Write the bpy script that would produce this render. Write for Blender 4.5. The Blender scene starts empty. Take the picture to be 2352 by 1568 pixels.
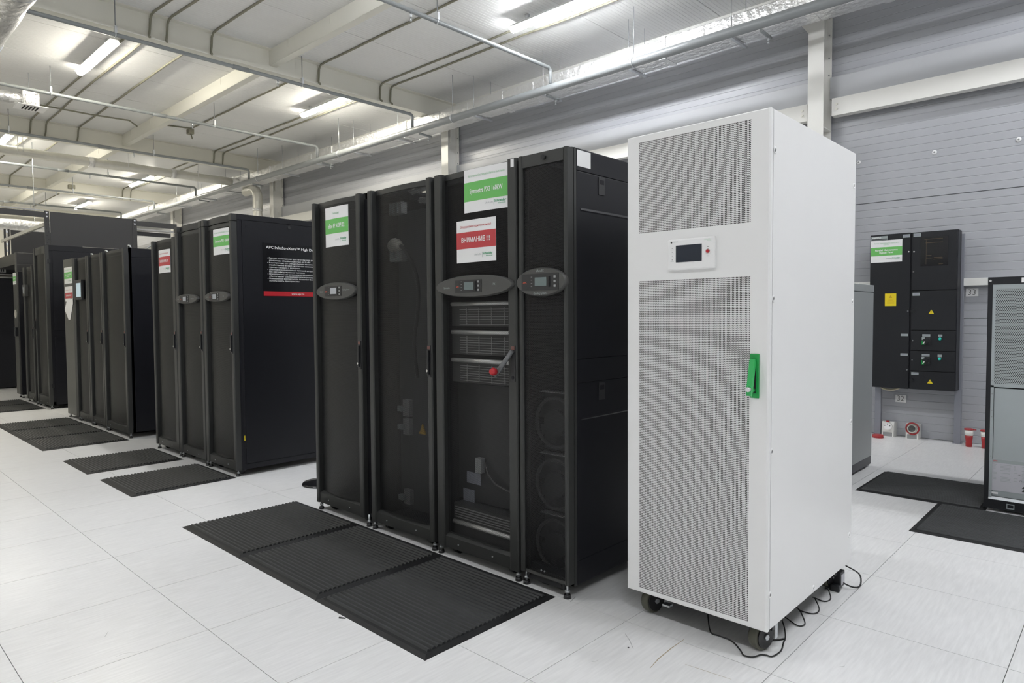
import bpy, bmesh, math, random
from mathutils import Vector, Matrix
random.seed(7)
S = bpy.context.scene
COL = S.collection

# ------------------------------------------------------------------ camera, world, exposure
cam = bpy.data.objects.new('camera', bpy.data.cameras.new('camera'))
COL.objects.link(cam); S.camera = cam
cam.data.sensor_width = 36.0
cam.data.lens = 36.0 * 1534.3151 / 2352
cam.data.clip_start = 0.05; cam.data.clip_end = 200
CX, CY, CZ = 2.7166, -1.0831, 1.2613
_y, _p, _r = -0.75560, -0.0395, 0.0068
fw = Vector((math.sin(_y)*math.cos(_p), math.cos(_y)*math.cos(_p), math.sin(_p)))
rt = Vector((math.cos(_y), -math.sin(_y), 0)); dn = fw.cross(rt)
r2 = rt*math.cos(_r) + dn*math.sin(_r); d2 = dn*math.cos(_r) - rt*math.sin(_r)
cam.matrix_world = Matrix(((r2.x, -d2.x, -fw.x, CX), (r2.y, -d2.y, -fw.y, CY), (r2.z, -d2.z, -fw.z, CZ), (0, 0, 0, 1)))

w = bpy.data.worlds.new('world'); S.world = w; w.use_nodes = True
w.node_tree.nodes['Background'].inputs[0].default_value = (0.9, 0.95, 1, 1)
w.node_tree.nodes['Background'].inputs[1].default_value = 0.02
S.view_settings.view_transform = 'Standard'; S.view_settings.look = 'None'
S.view_settings.gamma = 1; S.view_settings.use_curve_mapping = False
S.view_settings.exposure = 2.8
LAMP = 17.0            # emission of a fluorescent diffuser
WARM = (1.0, 0.95, 0.82); COOL = (0.95, 0.97, 1.0)
try:
    S.cycles.use_denoising = True; S.cycles.max_bounces = 10; S.cycles.diffuse_bounces = 6
    S.cycles.transparent_max_bounces = 12; S.cycles.sample_clamp_indirect = 6
except Exception: pass

# ------------------------------------------------------------------ materials
M = {}
def mat(name, col, rough=0.5, metal=0.0, spec=0.5, noise=0.0, nscale=40, bump=0.0, bscale=300, stretch=None, emit=None, coat=0.0, bdist=.01):
    m = bpy.data.materials.new(name); m.use_nodes = True; nt = m.node_tree; N = nt.nodes; Lk = nt.links
    b = N['Principled BSDF']
    b.inputs['Base Color'].default_value = (*col, 1); b.inputs['Roughness'].default_value = rough
    b.inputs['Metallic'].default_value = metal; b.inputs['Specular IOR Level'].default_value = spec
    b.inputs['Coat Weight'].default_value = coat
    if emit: b.inputs['Emission Color'].default_value = (*emit[0], 1); b.inputs['Emission Strength'].default_value = emit[1]
    if noise or bump:
        g = N.new('ShaderNodeNewGeometry'); mp = N.new('ShaderNodeMapping'); Lk.new(g.outputs['Position'], mp.inputs[0])
        if stretch: mp.inputs['Scale'].default_value = stretch
    if noise:
        t = N.new('ShaderNodeTexNoise'); t.inputs['Scale'].default_value = nscale; t.inputs['Detail'].default_value = 5
        Lk.new(mp.outputs[0], t.inputs['Vector'])
        mx = N.new('ShaderNodeMix'); mx.data_type = 'RGBA'
        mx.inputs[6].default_value = (*[max(0, c*(1-noise)) for c in col], 1); mx.inputs[7].default_value = (*[min(1, c*(1+noise*.6)) for c in col], 1)
        Lk.new(t.outputs[0], mx.inputs[0]); Lk.new(mx.outputs[2], b.inputs['Base Color'])
    if bump:
        t2 = N.new('ShaderNodeTexNoise'); t2.inputs['Scale'].default_value = bscale; t2.inputs['Detail'].default_value = 3
        Lk.new(mp.outputs[0], t2.inputs['Vector'])
        bp = N.new('ShaderNodeBump'); bp.inputs['Strength'].default_value = bump; bp.inputs['Distance'].default_value = bdist
        Lk.new(t2.outputs[0], bp.inputs['Height']); Lk.new(bp.outputs[0], b.inputs['Normal'])
    M[name] = m
    return m
def perforated(name, col, pitch, rad, rough=0.5, metal=0.0):
    """sheet metal punched with staggered round holes (real see-through holes)"""
    m = mat(name, col, rough, metal); nt = m.node_tree; N = nt.nodes; Lk = nt.links
    def mth(op, a, b=None):
        n = N.new('ShaderNodeMath'); n.operation = op
        for i, v in enumerate((a, b)):
            if v is None: continue
            if isinstance(v, (int, float)): n.inputs[i].default_value = v
            else: Lk.new(v, n.inputs[i])
        return n.outputs[0]
    tc = N.new('ShaderNodeTexCoord'); sp = N.new('ShaderNodeSeparateXYZ'); Lk.new(tc.outputs['Object'], sp.inputs[0])
    v = mth('DIVIDE', sp.outputs[2], pitch*.866); fl = mth('FLOOR', v)
    u = mth('ADD', mth('DIVIDE', sp.outputs[0], pitch), mth('MULTIPLY', mth('FLOORED_MODULO', fl, 2.0), .5))
    du = mth('SUBTRACT', mth('FRACT', u), .5); dv = mth('MULTIPLY', mth('SUBTRACT', mth('FRACT', v), .5), .866)
    d = mth('SQRT', mth('ADD', mth('MULTIPLY', du, du), mth('MULTIPLY', dv, dv)))
    hole = mth('LESS_THAN', d, rad)
    tr = N.new('ShaderNodeBsdfTransparent'); mx = N.new('ShaderNodeMixShader')
    Lk.new(hole, mx.inputs[0]); Lk.new(N['Principled BSDF'].outputs[0], mx.inputs[1]); Lk.new(tr.outputs[0], mx.inputs[2])
    Lk.new(mx.outputs[0], N['Material Output'].inputs[0])
    return m

mat('floor_tile', (.79, .79, .79), .30, noise=.17, nscale=3, stretch=(30, 2.6, 1), bump=.02, bscale=5)
mat('tile_joint', (.07, .06, .045), .8)
mat('ceiling_paint', (.80, .80, .79), .50, spec=.35, noise=.03, nscale=1)
mat('cream_paint', (.80, .785, .71), .45, noise=.05, nscale=2)
mat('white_steel', (.80, .79, .75), .42, noise=.03, nscale=3)
mat('wall_sheet', (.43, .44, .47), .30, noise=.05, nscale=2)
mat('wall_trim', (.47, .48, .50), .35, noise=.04, nscale=3)
mat('white_trim', (.82, .82, .79), .4)
mat('grey_pipe', (.26, .275, .28), .35, noise=.06, nscale=8)
mat('conduit', (.27, .26, .20), .6)
mat('zinc', (.62, .64, .66), .35, metal=.8)
mat('foil', (.86, .86, .86), .36, metal=.8, bump=1.0, bscale=13, bdist=.03, noise=.08, nscale=6)
mat('grey_wrap', (.70, .69, .64), .38, metal=.45, noise=.12, nscale=9, bump=.3, bscale=30)
mat('lamp_white', (.85, .85, .85), .4)
mat('lamp_warm', (.9, .9, .9), .4, emit=(WARM, LAMP))
mat('lamp_cool', (.9, .9, .9), .4, emit=(COOL, LAMP))
mat('powder_white', (.87, .87, .865), .34, noise=.02, nscale=3, bump=.03, bscale=900)
mat('cabinet_white', (.89, .89, .89), .3)
mat('dark_inner', (.008, .008, .012), .8)
mat('black_powder', (.016, .017, .020), .42, spec=.35, bump=.05, bscale=900)
mat('black_side', (.009, .0095, .013), .40, spec=.35, bump=.05, bscale=900)
mat('charcoal_frame', (.036, .037, .036), .40, bump=.05, bscale=900)
mat('black_gloss', (.012, .012, .014), .15)
mat('scuff_tan', (.42, .36, .26), .6)
mat('scuff_grey', (.40, .40, .40), .6)
mat('rubber', (.012, .0125, .0135), .6, spec=.3, noise=.35, nscale=14, bump=.1, bscale=500)
mat('rubber_rib', (.034, .036, .038), .5, noise=.35, nscale=14)
mat('panel_grey', (.075, .075, .072), .4)
mat('panel_dark', (.03, .03, .032), .4)
mat('lcd', (.16, .20, .20), .2)
mat('lcd_bright', (.45, .47, .50), .2)
mat('lcd_blue', (.55, .70, .78), .25, emit=((.55, .72, .82), .035))
mat('screen_navy', (.018, .025, .040), .12)
mat('paper', (.84, .84, .84), .35)
mat('green_ink', (.16, .52, .13), .4)
mat('green_text', (.05, .36, .16), .5)
mat('pale_green_text', (.36, .62, .40), .5)
mat('red_ink', (.52, .055, .065), .4)
mat('red_text', (.55, .07, .08), .5)
mat('white_ink', (.86, .86, .86), .5)
mat('grey_ink', (.35, .37, .38), .5)
mat('black_ink', (.03, .03, .03), .5)
mat('bright_red', (.50, .02, .03), .3)
mat('red_plastic', (.38, .028, .032), .32)
mat('orange_text', (.70, .12, .06), .5)
mat('badge_red', (.17, .075, .065), .5)
mat('label_pale', (.50, .50, .54), .4)
mat('chrome', (.75, .75, .76), .18, metal=1.0)
mat('grey_plastic', (.30, .31, .31), .4)
mat('handle_grey', (.16, .165, .17), .4)
mat('green_paint', (.02, .36, .08), .22)
mat('green_light', (.05, .46, .13), .2)
mat('teal', (.02, .55, .45), .3)
mat('yellow', (.80, .62, .02), .4)
mat('grey_cab', (.30, .32, .32), .38, noise=.03, nscale=4)
mat('grey_plinth', (.07, .07, .075), .5)
mat('silver_sheet', (.40, .44, .45), .38, metal=.35, noise=.04, nscale=3)
mat('post_grey', (.28, .29, .33), .4, metal=.3)
mat('socket_white', (.78, .78, .75), .4)
mat('tag_grey', (.34, .38, .38), .4)
mat('tag_text', (.08, .08, .08), .5)
mat('wheel', (.02, .02, .022), .35)
mat('wheel_tread', (.10, .10, .075), .5)
mat('cord', (.012, .012, .012), .4)
mat('plastic_black', (.015, .016, .018), .35)
mat('tan_tape', (.55, .50, .36), .6)
mat('mod_bar', (.85, .85, .83), .25, metal=.5)
mat('mod_front', (.05, .05, .05), .45)
mat('slat_grey', (.34, .34, .34), .35, metal=.3)
mat('sticker_grey', (.30, .31, .36), .4)
mat('plug_grey', (.50, .49, .44), .45)
mat('amber', (.55, .33, .02), .4)
mat('bronze_text', (.085, .062, .03), .5)
perforated('mesh_open', (.020, .020, .021), .0062, .42)
perforated('mesh_black', (.012, .0122, .013), .0062, .35, .45)
perforated('mesh_dense', (.018, .0185, .0185), .0050, .26, .45)
perforated('mesh_silver', (.42, .46, .46), .0105, .30, .4, .3)

# ------------------------------------------------------------------ mesh helpers
class MB:
    def __init__(s): s.v = []; s.f = []; s.m = []; s.sm = []
    def add(s, vs, fs, mi=0, smooth=False):
        o = len(s.v); s.v += [tuple(p) for p in vs]
        for f in fs: s.f.append(tuple(i+o for i in f)); s.m.append(mi); s.sm.append(smooth)
        return s
    def box(s, x0, x1, y0, y1, z0, z1, mi=0):
        if x0 > x1: x0, x1 = x1, x0
        if y0 > y1: y0, y1 = y1, y0
        if z0 > z1: z0, z1 = z1, z0
        return s.add([(x0,y0,z0),(x1,y0,z0),(x1,y1,z0),(x0,y1,z0),(x0,y0,z1),(x1,y0,z1),(x1,y1,z1),(x0,y1,z1)],
                     [(0,3,2,1),(4,5,6,7),(0,1,5,4),(1,2,6,5),(2,3,7,6),(3,0,4,7)], mi)
    def cbox(s, x0, x1, y0, y1, z0, z1, c=.003, mi=0):
        """chamfered box"""
        X = (x0, x0+c, x1-c, x1); Y = (y0, y0+c, y1-c, y1); Z = (z0, z0+c, z1-c, z1)
        def ring(z, i): return [(X[1],Y[i],z),(X[2],Y[i],z),(X[3-i] if i else X[3],Y[1],z)]
        bm = bmesh.new(); bmesh.ops.create_cube(bm, size=1)
        for v in bm.verts: v.co = Vector(((x0+x1)/2+v.co.x*(x1-x0), (y0+y1)/2+v.co.y*(y1-y0), (z0+z1)/2+v.co.z*(z1-z0)))
        bmesh.ops.bevel(bm, geom=bm.edges[:], offset=c, segments=2, profile=.6, affect='EDGES', clamp_overlap=True)
        bm.verts.index_update(); s.add([v.co[:] for v in bm.verts], [[v.index for v in f.verts] for f in bm.faces], mi); bm.free(); return s
    def prism(s, poly, axis, a0, a1, mi=0, smooth=False):
        """poly in the two other axes, in order; axis 0 (y,z) 1 (x,z) 2 (x,y)"""
        n = len(poly)
        def P(p, a):
            if axis == 0: return (a, p[0], p[1])
            if axis == 1: return (p[0], a, p[1])
            return (p[0], p[1], a)
        vs = [P(p, a0) for p in poly] + [P(p, a1) for p in poly]
        fs = [(i, (i+1) % n, n+(i+1) % n, n+i) for i in range(n)]
        s.add(vs, fs, mi, smooth); o = len(s.v)-2*n
        s.f += [tuple(range(o, o+n)), tuple(range(o+2*n-1, o+n-1, -1))]; s.m += [mi, mi]; s.sm += [False, False]
        return s
    def tube(s, pts, r, n=8, mi=0, caps=True, smooth=True):
        pts = [Vector(p) for p in pts]; rs = r if isinstance(r, (list, tuple)) else [r]*len(pts)
        k = len(pts); up = None; vs = []
        for i, p in enumerate(pts):
            t = (pts[min(i+1, k-1)]-pts[max(i-1, 0)])
            if t.length < 1e-9: t = Vector((0, 0, 1))
            t.normalize()
            if up is None: up = Vector((0, 0, 1)) if abs(t.z) < .9 else Vector((1, 0, 0))
            a = t.cross(up)
            if a.length < 1e-6: a = t.cross(Vector((0.3, 1, 0.2)))
            a.normalize(); b = a.cross(t).normalized(); up = b
            for j in range(n):
                q = 2*math.pi*j/n; vs.append(p + a*math.cos(q)*rs[i] + b*math.sin(q)*rs[i])
        fs = [(i*n+j, i*n+(j+1) % n, (i+1)*n+(j+1) % n, (i+1)*n+j) for i in range(k-1) for j in range(n)]
        s.add(vs, fs, mi, smooth)
        if caps:
            o = len(s.v)-n*k
            s.f += [tuple(range(o+n-1, o-1, -1)), tuple(range(o+(k-1)*n, o+k*n))]; s.m += [mi, mi]; s.sm += [False, False]
        return s
    def cyl(s, p0, p1, r, n=16, mi=0, r1=None): return s.tube([p0, p1], [r, r if r1 is None else r1], n, mi)
    def ring(s, c, axis, R, r, n=28, k=6, mi=0):
        vs = []; fs = []
        for i in range(n):
            a = 2*math.pi*i/n
            for j in range(k):
                b = 2*math.pi*j/k; q = R+r*math.cos(b); h = r*math.sin(b)
                e = [q*math.cos(a), q*math.sin(a)]
                p = [0, 0, 0]; o = [i2 for i2 in range(3) if i2 != axis]; p[o[0]] = e[0]; p[o[1]] = e[1]; p[axis] = h
                vs.append((c[0]+p[0], c[1]+p[1], c[2]+p[2]))
                fs.append((i*k+j, ((i+1) % n)*k+j, ((i+1) % n)*k+(j+1) % k, i*k+(j+1) % k))
        return s.add(vs, fs, mi, True)
    def quad(s, a, b, c, d, mi=0): return s.add([a, b, c, d], [(0, 1, 2, 3)], mi)
    def mesh(s, name, mats, off=(0, 0, 0)):
        me = bpy.data.meshes.new(name); ox, oy, oz = off
        me.from_pydata([(x-ox, y-oy, z-oz) for x, y, z in s.v], [], s.f)
        for m_ in (mats if isinstance(mats, (list, tuple)) else [mats]): me.materials.append(M[m_])
        me.polygons.foreach_set('material_index', s.m); me.polygons.foreach_set('use_smooth', s.sm)
        bm = bmesh.new(); bm.from_mesh(me); bmesh.ops.recalc_face_normals(bm, faces=bm.faces[:]); bm.to_mesh(me); bm.free()
        me.update(); return me
def tag(o, label, cat, group=None):
    o['label'] = label; o['category'] = cat
    if group: o['group'] = group
    return o
ORG = {}
def thing(name, label, cat, loc, group=None):
    o = bpy.data.objects.new(name, None); COL.objects.link(o); o.empty_display_size = .1
    o.location = loc; ORG[o] = Vector(loc); return tag(o, label, cat, group)
def org(o): return ORG.get(o, Vector((0, 0, 0)))
def part(name, mb, mats, parent, label=None):
    off = org(parent) if parent else Vector((0, 0, 0))
    o = bpy.data.objects.new(name, mb.mesh(name, mats, off)); COL.objects.link(o)
    if parent: o.parent = parent; ORG[o] = off
    if label: o['label'] = label
    return o
def struct(name, mb, mats, parent=None):
    o = part(name, mb, mats, parent)
    if not parent: o['kind'] = 'structure'
    return o
def single(name, mb, mats, label, cat, group=None, loc=(0, 0, 0)):
    o = bpy.data.objects.new(name, mb.mesh(name, mats, loc)); COL.objects.link(o); o.location = loc; ORG[o] = Vector(loc)
    return tag(o, label, cat, group)
def clone(o, parent=None, delta=(0, 0, 0)):
    c = o.copy(); COL.objects.link(c)
    if parent: c.parent = parent
    else: c.location = Vector(o.location)+Vector(delta)
    ORG[c] = org(o)+Vector(delta)
    for ch in list(o.children): clone(ch, c, delta)
    return c

# lettering -------------------------------------------------------
_tx = {}
def text_geo(s, bold=0.0):
    k = (s, bold)
    if k in _tx: return _tx[k]
    cu = bpy.data.curves.new('lettering', 'FONT'); cu.body = s; cu.size = 1; cu.align_x = 'CENTER'; cu.align_y = 'CENTER'
    cu.resolution_u = 2; cu.offset = bold; cu.fill_mode = 'FRONT'; cu.space_line = .95
    o = bpy.data.objects.new('lettering', cu); COL.objects.link(o)
    bpy.context.view_layer.update()
    me = bpy.data.meshes.new_from_object(o.evaluated_get(bpy.context.evaluated_depsgraph_get()))
    g = ([tuple(v.co) for v in me.vertices], [tuple(p.vertices) for p in me.polygons])
    xs = [v[0] for v in g[0]] or [0]; wd = max(xs)-min(xs)
    bpy.data.objects.remove(o); bpy.data.curves.remove(cu); bpy.data.meshes.remove(me)
    _tx[k] = (g[0], g[1], wd); return _tx[k]
def lettering(s, at, h, width, mname, parent, facing='-y', bold=.012, surf=None, name='lettering', mb=None):
    """flat print centred at `at`; h letter size, width = total width in metres (None keeps proportions)"""
    vs, fs, wd = text_geo(s, bold); sx = h if not width else width/max(wd, 1e-6)
    out = MB() if mb is None else mb
    pts = []
    for vx, vy, _ in vs:
        if facing == '-y':
            X = at[0]+vx*sx; Y = at[1] if surf is None else surf(X)-.0016; pts.append((X, Y, at[2]+vy*h))
        elif facing == '+x': pts.append((at[0], at[1]+vx*sx, at[2]+vy*h))
    out.add(pts, fs)
    if mb is not None: return None
    return part(name, out, mname, parent)

def smooth(P, n=5):
    V = [Vector(p) for p in P]; out = []
    for i in range(len(V)-1):
        a, b_, c, d_ = V[max(i-1, 0)], V[i], V[i+1], V[min(i+2, len(V)-1)]
        for q in range(n):
            u = q/n; out.append(.5*((2*b_)+(c-a)*u+(2*a-5*b_+4*c-d_)*u*u+(3*b_-a-3*c+d_)*u**3))
    return out+[V[-1]]

# ------------------------------------------------------------------ structure
X0, X1, Y0, Y1, ZC = -24.0, 8.4, -7.2, 6.58, 4.80
T = .6
floor = struct('floor', MB().box(X0-.2, X1+.2, Y0-.2, Y1+.3, -.12, -.008), 'tile_joint')
half = T/2-.0013
tile_mesh = MB().box(-half, half, -half, half, -.008, 0).mesh('floor_tile', 'floor_tile')
tiles = []
for i in range(int(X0/T)-1, int(X1/T)+1):
    for j in range(int(Y0/T)-1, int(Y1/T)+1):
        x, y = (i+.5)*T, (j+.5)*T
        if x < X0-.3 or x > X1+.3 or y < Y0-.3 or y > Y1+.35: continue
        v = Vector((x-CX, y-CY, 0)); dst = v.length
        ang = abs(math.degrees(math.atan2(v.x, v.y))-math.degrees(_y))
        tiles.append((0 if (ang < 41 and dst > 1.4) else 1, dst, x, y))
tiles.sort()
rest = MB()
for k, (hid, dst, x, y) in enumerate(tiles):
    if k < 290 and not hid:
        o = bpy.data.objects.new('floor_tile', tile_mesh); COL.objects.link(o); o.parent = floor; o.location = (x, y, 0)
    else: rest.box(x-half, x+half, y-half, y+half, -.008, 0)
ft = part('outer_floor_tiles', rest, 'floor_tile', floor); ft['kind'] = 'stuff'

# ceiling: ribbed sandwich panels running front to back
ceil = struct('ceiling', MB().box(X0-.2, X1+.2, Y0-.2, Y1+.3, ZC+.02, ZC+.10), 'ceiling_paint')
PW = 1.19
def ceil_panel_mesh(y0, y1):
    mb = MB(); n = 24; p = []
    for k in range(n):
        a = -PW/2+.004+k*(PW-.008)/n; s_ = (PW-.008)/n
        p += [(a, 0), (a+s_*.80, 0), (a+s_*.86, .0022), (a+s_*.96, .0022)]
    p.append((PW/2-.004, 0))
    vs = [(x, y0, z) for x, z in p]+[(x, y1, z) for x, z in p]; m = len(p)
    mb.add(vs, [(k, k+1, m+k+1, m+k) for k in range(m-1)])
    mb.add([(p[0][0], y0, 0), (p[0][0], y1, 0), (p[0][0], y1, .02), (p[0][0], y0, .02)], [(0, 1, 2, 3)])
    mb.add([(p[-1][0], y0, 0), (p[-1][0], y1, 0), (p[-1][0], y1, .02), (p[-1][0], y0, .02)], [(0, 1, 2, 3)])
    return mb.mesh('ceiling_panel', 'ceiling_paint')
cpm = [ceil_panel_mesh(-7.2, .298), ceil_panel_mesh(.302, 3.398), ceil_panel_mesh(3.402, 6.6)]
k = 0
while True:
    xc = 6.7-k*PW+.02; k += 1
    if xc < X0: break
    for me in cpm:
        o = bpy.data.objects.new('ceiling_panel', me); COL.objects.link(o); o.parent = ceil; o.location = (xc, 0, ZC)

# rear wall of horizontal ribbed panels
wall = struct('wall_back', MB().box(X0, X1, Y1+.03, Y1+.15, 0, ZC+.1), 'wall_sheet')
def wall_panel_mesh(L_, h=1.2, n=16):
    p = [(0, .0), (0.004, .003)]
    for k in range(1, n):
        z = k*h/n
        p += [(z-.0045, 0), (z-.001, .0032), (z+.001, .0032), (z+.0045, 0)]
    p += [(h-.004, .003), (h, .0)]
    p[0] = (.001, .010); p[1] = (.0045, 0); p[-2] = (h-.0045, 0); p[-1] = (h-.001, .010)
    m = len(p); vs = [(0, d, z) for z, d in p]+[(L_, d, z) for z, d in p]
    return MB().add(vs, [(k, k+1, m+k+1, m+k) for k in range(m-1)]).mesh('wall_panel', 'wall_sheet')
COLX = [.17, -5.74, -11.70, -17.66]
wpm = wall_panel_mesh(5.95)
for cx in [6.14]+COLX+[-23.62]:
    for r in range(4):
        o = bpy.data.objects.new('wall_panel', wpm); COL.objects.link(o); o.parent = wall; o.location = (cx+.003, Y1, r*1.2)
struct('wall_left', MB().box(X0-.15, X0, Y0, Y1+.1, 0, ZC+.1), 'cream_paint')
struct('wall_right', MB().box(X1, X1+.15, Y0, Y1+.1, 0, ZC+.1), 'ceiling_paint')
struct('wall_front', MB().box(X0, X1, Y0-.15, Y0, 0, ZC+.1), 'ceiling_paint')
struct('trim_1', MB().box(X0, X1, Y1-.03, Y1, ZC-.035, ZC), 'white_trim')

# horizontal steel girts and grey sill strips between the columns
ordn = ['right of the first column', 'between the first and second column', 'between the second and third column', 'beyond the third column']
for k, (a, b) in enumerate([(.30, 6.0), (-5.62, .05), (-11.58, -5.86), (-17.5, -11.82)]):
    t = thing('wall_beam', 'white horizontal steel beam across the grey wall '+ordn[k], 'beam', ((a+b)/2, 6.45, 3.44), 'white wall beams')
    p = [(6.40, 3.325), (6.50, 3.325), (6.50, 3.335), (6.415, 3.335), (6.415, 3.495), (6.50, 3.495), (6.50, 3.505), (6.40, 3.505)]
    part('channel', MB().prism(p, 0, a, b), 'white_steel', t)
    for e in (a+.05, b-.05):
        for z in (3.39, 3.44): part('bolt', MB().cyl((e, 6.385, z), (e, 6.401, z), .013, 6), 'cream_paint', t)
    s_ = MB().prism([(6.50, 3.53), (6.50, 3.755), (6.505, 3.765), (6.579, 3.765), (6.579, 3.53)], 0, a-.05, b+.02)
    single('wall_sill_strip', s_, 'wall_trim', 'flat grey sheet metal strip above the white wall beam '+ordn[k], 'trim', 'grey strips above the wall beams')
# H columns
for k, cx in enumerate(COLX):
    t = thing('steel_column', ['white steel H column rising behind the tall white cabinet', 'white steel H column standing behind the foremost black rack row',
              'white steel H column behind the second black rack row with a foil pipe beside it', 'white steel H column at the far end of the grey wall'][k], 'column', (cx, 6.42, 0), 'white steel columns')
    part('front_flange', MB().box(cx-.08, cx+.08, 6.30, 6.311, 0, 4.49), 'white_steel', t)
    part('rear_flange', MB().box(cx-.08, cx+.08, 6.54, 6.551, 0, 4.49), 'white_steel', t)
    part('web', MB().box(cx-.004, cx+.004, 6.311, 6.54, 0, 4.49), 'white_steel', t)
    part('haunch_plate', MB().prism([(cx-.28, 4.48), (cx+.08, 4.48), (cx+.08, 4.12), (cx-.02, 4.12)], 1, 6.36, 6.37), 'white_steel', t)
    part('gusset_plate', MB().box(cx+.004, cx+.085, 6.311, 6.54, 3.20, 3.208), 'white_steel', t)
    for z in (4.40, 4.22, 3.98, 3.80): part('bolt', MB().cyl((cx+.055, 6.532, z), (cx+.055, 6.54, z), .008, 6), 'grey_plastic', t)

# ceiling girders (front to back) and purlins
gl = ['nearest cream ceiling girder crossing the room above the front rack row', 'second cream ceiling girder above the second rack row', 'third cream ceiling girder above the far racks', 'farthest cream ceiling girder at the end of the hall', 'cream ceiling girder overhead beside the white cabinet']
for k, gx in enumerate([-5.80, -11.75, -17.70, -23.3, .17]):
    t = thing('ceiling_girder', gl[k], 'beam', (gx, 0, 4.64), 'cream ceiling girders')
    part('web', MB().box(gx-.006, gx+.006, Y0, 6.56, 4.50, 4.80), 'cream_paint', t)
    part('lower_flange', MB().box(gx-.10, gx+.10, Y0, 6.56, 4.488, 4.50), 'cream_paint', t)
    part('upper_flange', MB().box(gx-.08, gx+.08, Y0, 6.56, 4.788, 4.7995), 'cream_paint', t)
pl_ = ['in the bay nearest the camera', 'in the second ceiling bay over the front racks', 'in the third ceiling bay', 'in the farthest ceiling bay']
for k, (a, b) in enumerate([(-5.79, .16), (-11.74, -5.81), (-17.69, -11.76), (-23.2, -17.71)]):
    for q, y in enumerate((3.34, .30)):
        t = thing('ceiling_purlin', ('cream ceiling purlin lengthwise '+pl_[k]) if q == 0 else ('nearer lengthwise purlin '+pl_[k]+', towards the aisle side'), 'beam', ((a+b)/2, y, 4.7), 'cream ceiling purlins')
        part('web', MB().box(a, b, y-.055, y-.045, 4.60, 4.8), 'cream_paint', t)
        part('lower_flange', MB().box(a, b, y-.055, y+.045, 4.592, 4.602), 'cream_paint', t)
        for e in range(6): part('stiffener', MB().box(a+.5+e*(b-a-1)/5-.006, a+.5+e*(b-a-1)/5+.006, y-.06, y-.056, 4.70, 4.80), 'cream_paint', t)

# ------------------------------------------------------------------ lights
def tube_light(x, y, warm, label):
    t = thing('tube_light', label, 'light', (x, y, 4.79), 'ceiling tube lights')
    part('housing', MB().prism([(y-.072, 4.697), (y+.072, 4.697), (y+.045, 4.735), (y-.045, 4.735)], 0, x-.74, x+.74), 'lamp_white', t)
    pr = [(y+.05*math.cos(a), 4.699-.045*math.sin(a)) for a in [math.pi*i/8 for i in range(9)]]
    part('diffuser', MB().prism(pr, 0, x-.745, x+.745), 'lamp_warm' if warm else 'lamp_cool', t)
    for e in (-.5, .5): part('bracket', MB().box(x+e-.02, x+e+.02, y-.02, y+.02, 4.734, 4.8), 'zinc', t)
for x, y, wm, lb in [(-2.13, 4.90, 0, 'bright cool tube light above the grey wall and white cabinet'), (-7.43, 1.70, 1, 'bright tube light hanging over the aisle, upper left of the photo'),
        (-7.05, 4.90, 1, 'tube light beside the thin pipe above the second rack row'), (-13.45, 1.70, 1, 'far tube light above the wrapped duct at the left edge'),
        (-15.75, 4.90, 1, 'far tube light partly behind a thin pipe above the left racks'), (-20.9, 4.90, 1, 'farthest glowing tube light above the black overhead panel'),
        (-19.0, 1.70, 1, 'tube light over the far aisle out of view'), (-1.95, 1.70, 0, 'tube light above the front mats, over the picture'), (3.5, 1.70, 0, 'tube light to the right of the camera'),
        (3.4, 4.90, 0, 'tube light over the grey cabinet on the right, above the picture'), (3.5, -1.6, 0, 'tube light behind the camera on the right'), (-1.95, -1.6, 0, 'tube light over the aisle left of the camera'),
        (-7.4, -1.6, 1, 'tube light over the left aisle beyond the picture edge'), (-13.2, -1.6, 1, 'tube light over the far left aisle beyond the picture')]:
    tube_light(x, y, wm, lb)

# ------------------------------------------------------------------ wall duct, sprinkler main and branches
t = thing('air_duct', 'long foil wrapped rectangular air duct running along the top of the grey wall', 'duct', (-8, 6.02, 4.235))
dm = MB(); x = 5.8; segs = []
while x > -22:
    dx = .55+random.random()*.5; a = random.uniform(-.008, .008); segs.append((x-dx, x, a)); x -= dx
for a, b, e in segs:
    dm.cbox(a-.002, b, 5.90+e, 6.15, 4.235+e*.5, 4.476+e, .014)
part('insulated_run', dm, 'foil', t)
for a, b, e in segs[::3]: part('foil_tape', MB().box(a-.04, a+.04, 5.888, 6.156, 4.226, 4.485), 'foil', t)
for xx in (-.55, -1.85, -3.2, -4.55, -6.4, -7.7, -9.0, -10.3, -13, -14.4, -16):
    part('support_bar', MB().box(xx-.015, xx+.015, 5.82, 6.22, 4.205, 4.228), 'zinc', t)
    for yy in (5.84, 6.20): part('hanger_rod', MB().cyl((xx, yy, 4.21), (xx, yy, 4.80), .004, 6), 'zinc', t)

t = thing('sprinkler_main_pipe', 'thick grey sprinkler main pipe along the top of the wall', 'pipe', (-8, 5.6, 4.2))
part('pipe_run', MB().tube([(x, 5.6, 4.165) for x in (6, 0, -6, -12, -18, -22)], .052, 16), 'grey_pipe', t)
for xx in (-1.62, -4.75, -7.8, -10.9, -14, 1.3):
    part('hanger_rod', MB().cyl((xx, 5.6, 4.25), (xx, 5.6, 4.80), .005, 6), 'zinc', t)
    part('pipe_clamp', MB().ring((xx, 5.6, 4.165), 0, .056, .006, 18, 6), 'zinc', t)
for xx in (-.13, -2.95, -5.55, -8.4, -11.2, -14.0, -16.8):
    part('sprinkler_stub', MB().tube([(xx, 5.62, 4.10), (xx, 5.86, 4.095)], .017, 10), 'grey_pipe', t)
    part('sprinkler_head', MB().cyl((xx, 5.80, 4.085), (xx, 5.80, 4.05), .012, 8).cyl((xx, 5.80, 4.05), (xx, 5.80, 4.02), .006, 8, 0, .012), 'zinc', t)
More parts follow.
